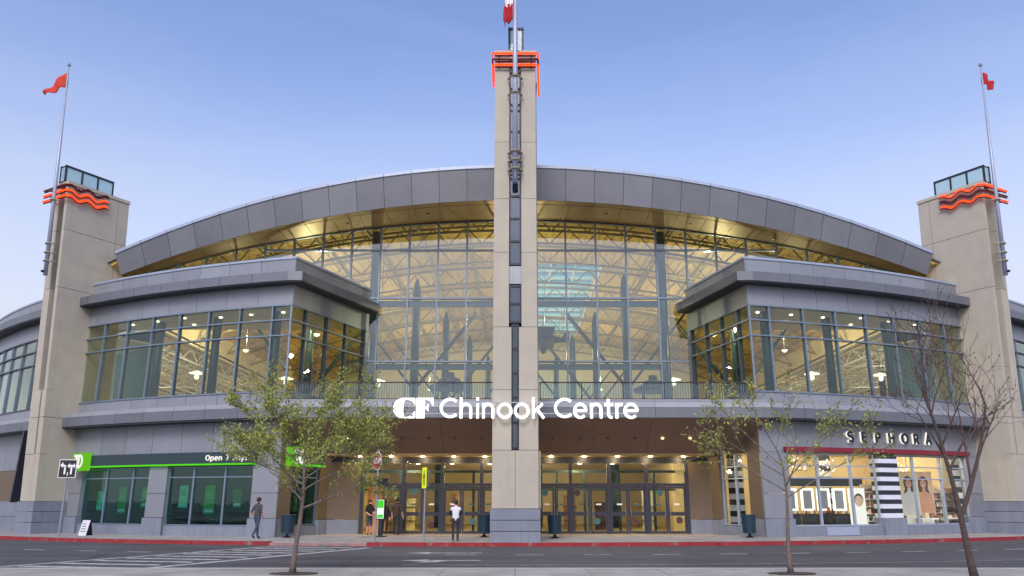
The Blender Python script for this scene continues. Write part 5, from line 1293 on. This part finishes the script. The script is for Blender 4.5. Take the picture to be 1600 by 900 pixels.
    fs += [tuple(range(n)), tuple(range((len(prof) - 1) * n, len(prof) * n))[::-1]]
    q.add(vs, fs); q.build('hair', hair, root, local=True, smooth=True)
    for sx in (-1, 1):
        q = MB(); e = hc + Vector((sx * .032, -.098, -.015)) * sc; q.lathe([(.002, -.007), (.010, 0), (.002, .007)], 8, e); q.build('eye', 'black_paint', root, local=True)
    if extra: extra(root, b, sc)
    return root
def phone(root, b, sc):
    q = MB(); h = (Vector(b['haL']) + Vector(b['haR'])) / 2 * sc; q.box(h.x - .04, h.x + .04, h.y - .05, h.y - .04, h.z - .02, h.z + .13); o = q.build('phone', 'black_paint', root, local=True)
def bag(root, b, sc):
    h = Vector(b['haR']) * sc; q = MB(); q.box(h.x - .06, h.x + .06, h.y - .2, h.y + .2, h.z - .5, h.z - .16); q.tube([(h.x, h.y - .14, h.z - .16), (h.x, h.y - .05, h.z + .0), (h.x, h.y + .05, h.z + .0), (h.x, h.y + .14, h.z - .16)], .014, 6); q.build('bag', 'leather', root, local=True)
# facing -Y by default (towards the viewer); rz = 180 shows the back
person('man in dark grey polo shirt and blue jeans striding past the bank', (-11.85, 37.4, .15), R_(155),
       dict(elL=(.26, .10, 1.15), wrL=(.24, -.04, .95), haL=(.22, -.08, .88), elR=(-.26, .08, 1.14), wrR=(-.22, -.10, .98), haR=(-.18, -.15, .94),
            knL=(.10, -.16, .52), anL=(.10, -.20, .09), toL=(.11, -.38, .04), knR=(-.10, .08, .50), anR=(-.10, .33, .16), toR=(-.11, .20, .05)), dict(T='cloth_grey', L='cloth_denim'), 1.84)
person('man in white raglan shirt with black sleeves standing with his back turned', (-2.55, 34.85, .15), R_(184),
       dict(elL=(.27, -.02, 1.16), wrL=(.12, -.22, 1.17), haL=(.05, -.27, 1.2), elR=(-.27, -.02, 1.16), wrR=(-.12, -.22, 1.17), haR=(-.05, -.27, 1.2), hd1=(0, -.05, 1.63), hd2=(0, -.06, 1.71), nose=(0, -.15, 1.58)),
       dict(T='cloth_white', A='cloth_black', F='cloth_black', L='cloth_charcoal', B='cloth_white'), 1.72, extra=phone)
person('man in black T-shirt and navy shorts standing at the open left door', (-7.45, 41.6, .165), R_(40),
       dict(elL=(.25, -.05, 1.15), wrL=(.12, -.22, 1.05), haL=(.06, -.28, 1.04), elR=(-.25, -.02, 1.15), wrR=(-.15, -.20, 1.0), haR=(-.08, -.26, .98)), dict(T='cloth_black', L='cloth_denim', K='skin'), 1.74)
person('man in dark brown shirt carrying a bag, walking in through the doors', (-6.05, 41.4, .165), R_(172),
       dict(elR=(-.27, .02, 1.13), wrR=(-.31, -.05, .90), haR=(-.32, -.07, .82), knL=(.10, -.10, .51), anL=(.10, -.06, .09), toL=(.11, -.24, .04)), dict(T='cloth_brown', L='cloth_charcoal'), 1.82, extra=bag)
person('person in black clothes behind the man in the brown shirt at the doors', (-6.75, 42.2, .165), R_(20), {}, dict(T='cloth_black', L='cloth_black', F='cloth_black'), 1.68, hairlong=True)
c, rz = Vector((16.35, 42.35, 0)), 0
person('seated customer with orange hair at the make-up stations', (c.x, c.y, -.18), rz + math.pi * .8,
       dict(knL=(.12, -.42, .88), anL=(.12, -.40, .45), toL=(.12, -.55, .40), knR=(-.12, -.42, .88), anR=(-.12, -.40, .45), toR=(-.12, -.55, .40), wrL=(.15, -.28, 1.0), haL=(.12, -.34, 1.0), wrR=(-.15, -.28, 1.0), haR=(-.12, -.34, 1.0)), dict(T='cloth_black', L='cloth_black', F='cloth_black'), 1.7, 'hair_orange', hairlong=True)
t = thing('stool', (c.x, c.y, .176), 'low dark stool under the seated customer in the cosmetics shop', 'stool')
q = MB(); q.lathe([(.2, .38), (.2, .44)], 14); q.build('seat', 'black_paint', t, local=True)
q = MB(); q.lathe([(.2, 0), (.18, .03), (.03, .05), (.03, .38)], 12); q.build('base', 'steel', t, local=True)

# ---------------------------------------------------------------- trees
def tree(name, label, loc, H, clear, spread, r0, seed, nl, leafmat, leaf_size, leaves_per, barkm, lean=(0, 0), fork=None, depth=4, limbs=7, up=.55, twigm=None, buds=False, pit=True, kids=4):
    rnd = random.Random(seed); base = Vector(loc)
    t = thing(name, loc, label, 'tree')
    wood = MB(); twig = MB(); tips = []
    def grow(p, d, L, r, lv):
        n = 4; pts = [p]; rs = [r]; q = p.copy(); dd = d.copy()
        for i in range(n):
            dd = (dd + Vector((rnd.uniform(-1, 1), rnd.uniform(-1, 1), rnd.uniform(-.5, 1) * .9)) * .13).normalized()
            q = q + dd * L / n; pts.append(q.copy()); rs.append(max(.0035, r * (1 - .62 * (i + 1) / n)))
        (wood if lv < 2 else twig).tube(pts, rs, 7 if lv < 2 else (5 if lv == 2 else 3), cap=False)
        if lv >= 2:
            for i in range(1, n + 1): tips.append((pts[i], dd.copy(), lv))
        if lv < depth:
            for i in range(kids if lv else kids + 1):
                f = rnd.uniform(.3, 1.0) if i else 1.0; k = min(n - 1, int(f * n)); pp = pts[k].lerp(pts[k + 1], f * n - k) if k < n else pts[n]
                ax = Vector((rnd.gauss(0, 1), rnd.gauss(0, 1), rnd.gauss(0, .5))); ax = (ax - dd * ax.dot(dd)).normalized()
                ang = R_(rnd.uniform(24, 52)); nd = (dd * math.cos(ang) + ax * math.sin(ang) + Vector((0, 0, .18))).normalized()
                grow(pp, nd, L * rnd.uniform(.5, .72), max(.004, rs[k] * .62), lv + 1)
    top = Vector((lean[0] * H, lean[1] * H, H * .62)); tr = []; trr = []
    m = 9
    for i in range(m + 1):
        f = i / m; tr.append(Vector((top.x * f + .05 * math.sin(f * 5 + seed), top.y * f, top.z * f))); trr.append(r0 * (1.35 if i == 0 else 1) * (1 - .7 * f))
    wood.tube(tr, trr, 10)
    for i in range(limbs):
        f = clear / top.z + (1 - clear / top.z) * (i / max(1, limbs - 1)) ** .9 if limbs > 1 else 1
        f = min(.999, f); k = int(f * m); pp = tr[k].lerp(tr[k + 1], f * m - k)
        az = i * 2.4 + rnd.uniform(-.4, .4); e = up + .5 * (f - .4)
        d = Vector((math.cos(az) * math.cos(e), math.sin(az) * math.cos(e), math.sin(e)))
        grow(pp, d, spread * (1.0 - .35 * max(0, f - .35)) * rnd.uniform(.85, 1.1) * .62, trr[k] * .62, 1)
    if fork:
        for (f, d, L, r) in fork: k = int(f * m); grow(tr[k], Vector(d).normalized(), L, r, 1)
    wo = wood.build('trunk', barkm, t, local=True, smooth=True, recalc=False); tw = twig.build('twigs', twigm or barkm, t, local=True, recalc=False); tw['kind'] = 'stuff'
    if buds:
        q = MB()
        for p, d, lv in tips:
            if rnd.random() < .10: q.lathe([(.004, -.02), (.017, 0), (.004, .025)], 4, p)
        q.build('buds', barkm, t, local=True, recalc=False)['kind'] = 'stuff'
    else:
        lv = MB()
        for p, d, l_ in tips:
            for i in range(leaves_per):
                if rnd.random() > nl: continue
                c = p + Vector((rnd.gauss(0, 1), rnd.gauss(0, 1), rnd.gauss(0, 1))) * .045 + d * rnd.uniform(-.05, .08)
                a = (d * .9 + Vector((rnd.gauss(0, 1), rnd.gauss(0, 1), rnd.gauss(0, 1))) * .75).normalized(); b_ = a.cross(Vector((rnd.gauss(0, 1), rnd.gauss(0, 1), rnd.gauss(0, 1)))).normalized()
                s_ = leaf_size * rnd.uniform(.6, 1.3); a *= s_; b_ *= s_ * .30; nn = a.cross(b_).normalized() * s_ * .15
                lv.add([c - a * .5, c + b_ + nn, c + a * .6, c - b_ + nn], [(0, 1, 2, 3)], 0 if rnd.random() < .6 else 1)
        lv.build('crown', leafmat, t, local=True, recalc=False)
    if pit:
        q = MB(); n = 24; q.prism([(loc[0] + .55 * math.cos(i * 2 * math.pi / n) * (1 + .1 * math.sin(i * 3)), loc[1] + .35 * math.sin(i * 2 * math.pi / n), .152) for i in range(n)], (0, 0, .02)); tag(q.build('tree_pit', 'soil'), 'dark soil pit around the ' + label.split(' ')[0] + ' ' + label.split(' ')[1] + ' tree base', 'tree pit')
    return t
tree('street_tree', 'leafy green street tree in front of the left bank pier', (-5.25, 19.7, .15), 4.5, 1.5, 2.75, .068, 11, .5, ['leaf', 'leaf_pale'], .065, 8, 'bark', (.01, 0), limbs=11, depth=4, up=.30, kids=4)
tree('street_tree', 'thin sparse young tree in front of the cosmetics shop', (6.6, 19.7, .15), 4.2, 1.75, 2.9, .06, 23, .42, ['leaf', 'leaf_pale'], .07, 4, 'bark', (-.01, 0), limbs=8, depth=4, up=.35, kids=3)
tree('street_tree', 'bare reddish tree with forked trunk at the right edge', (9.75, 17.5, .15), 6.4, 2.3, 2.35, .078, 5, 0, None, 0, 0, 'bark_dark', (-.085, 0), fork=[(.40, (.55, .1, .85), 2.6, .055)], limbs=8, depth=4, up=.95, twigm='twig_red', buds=True, kids=4, pit=False)
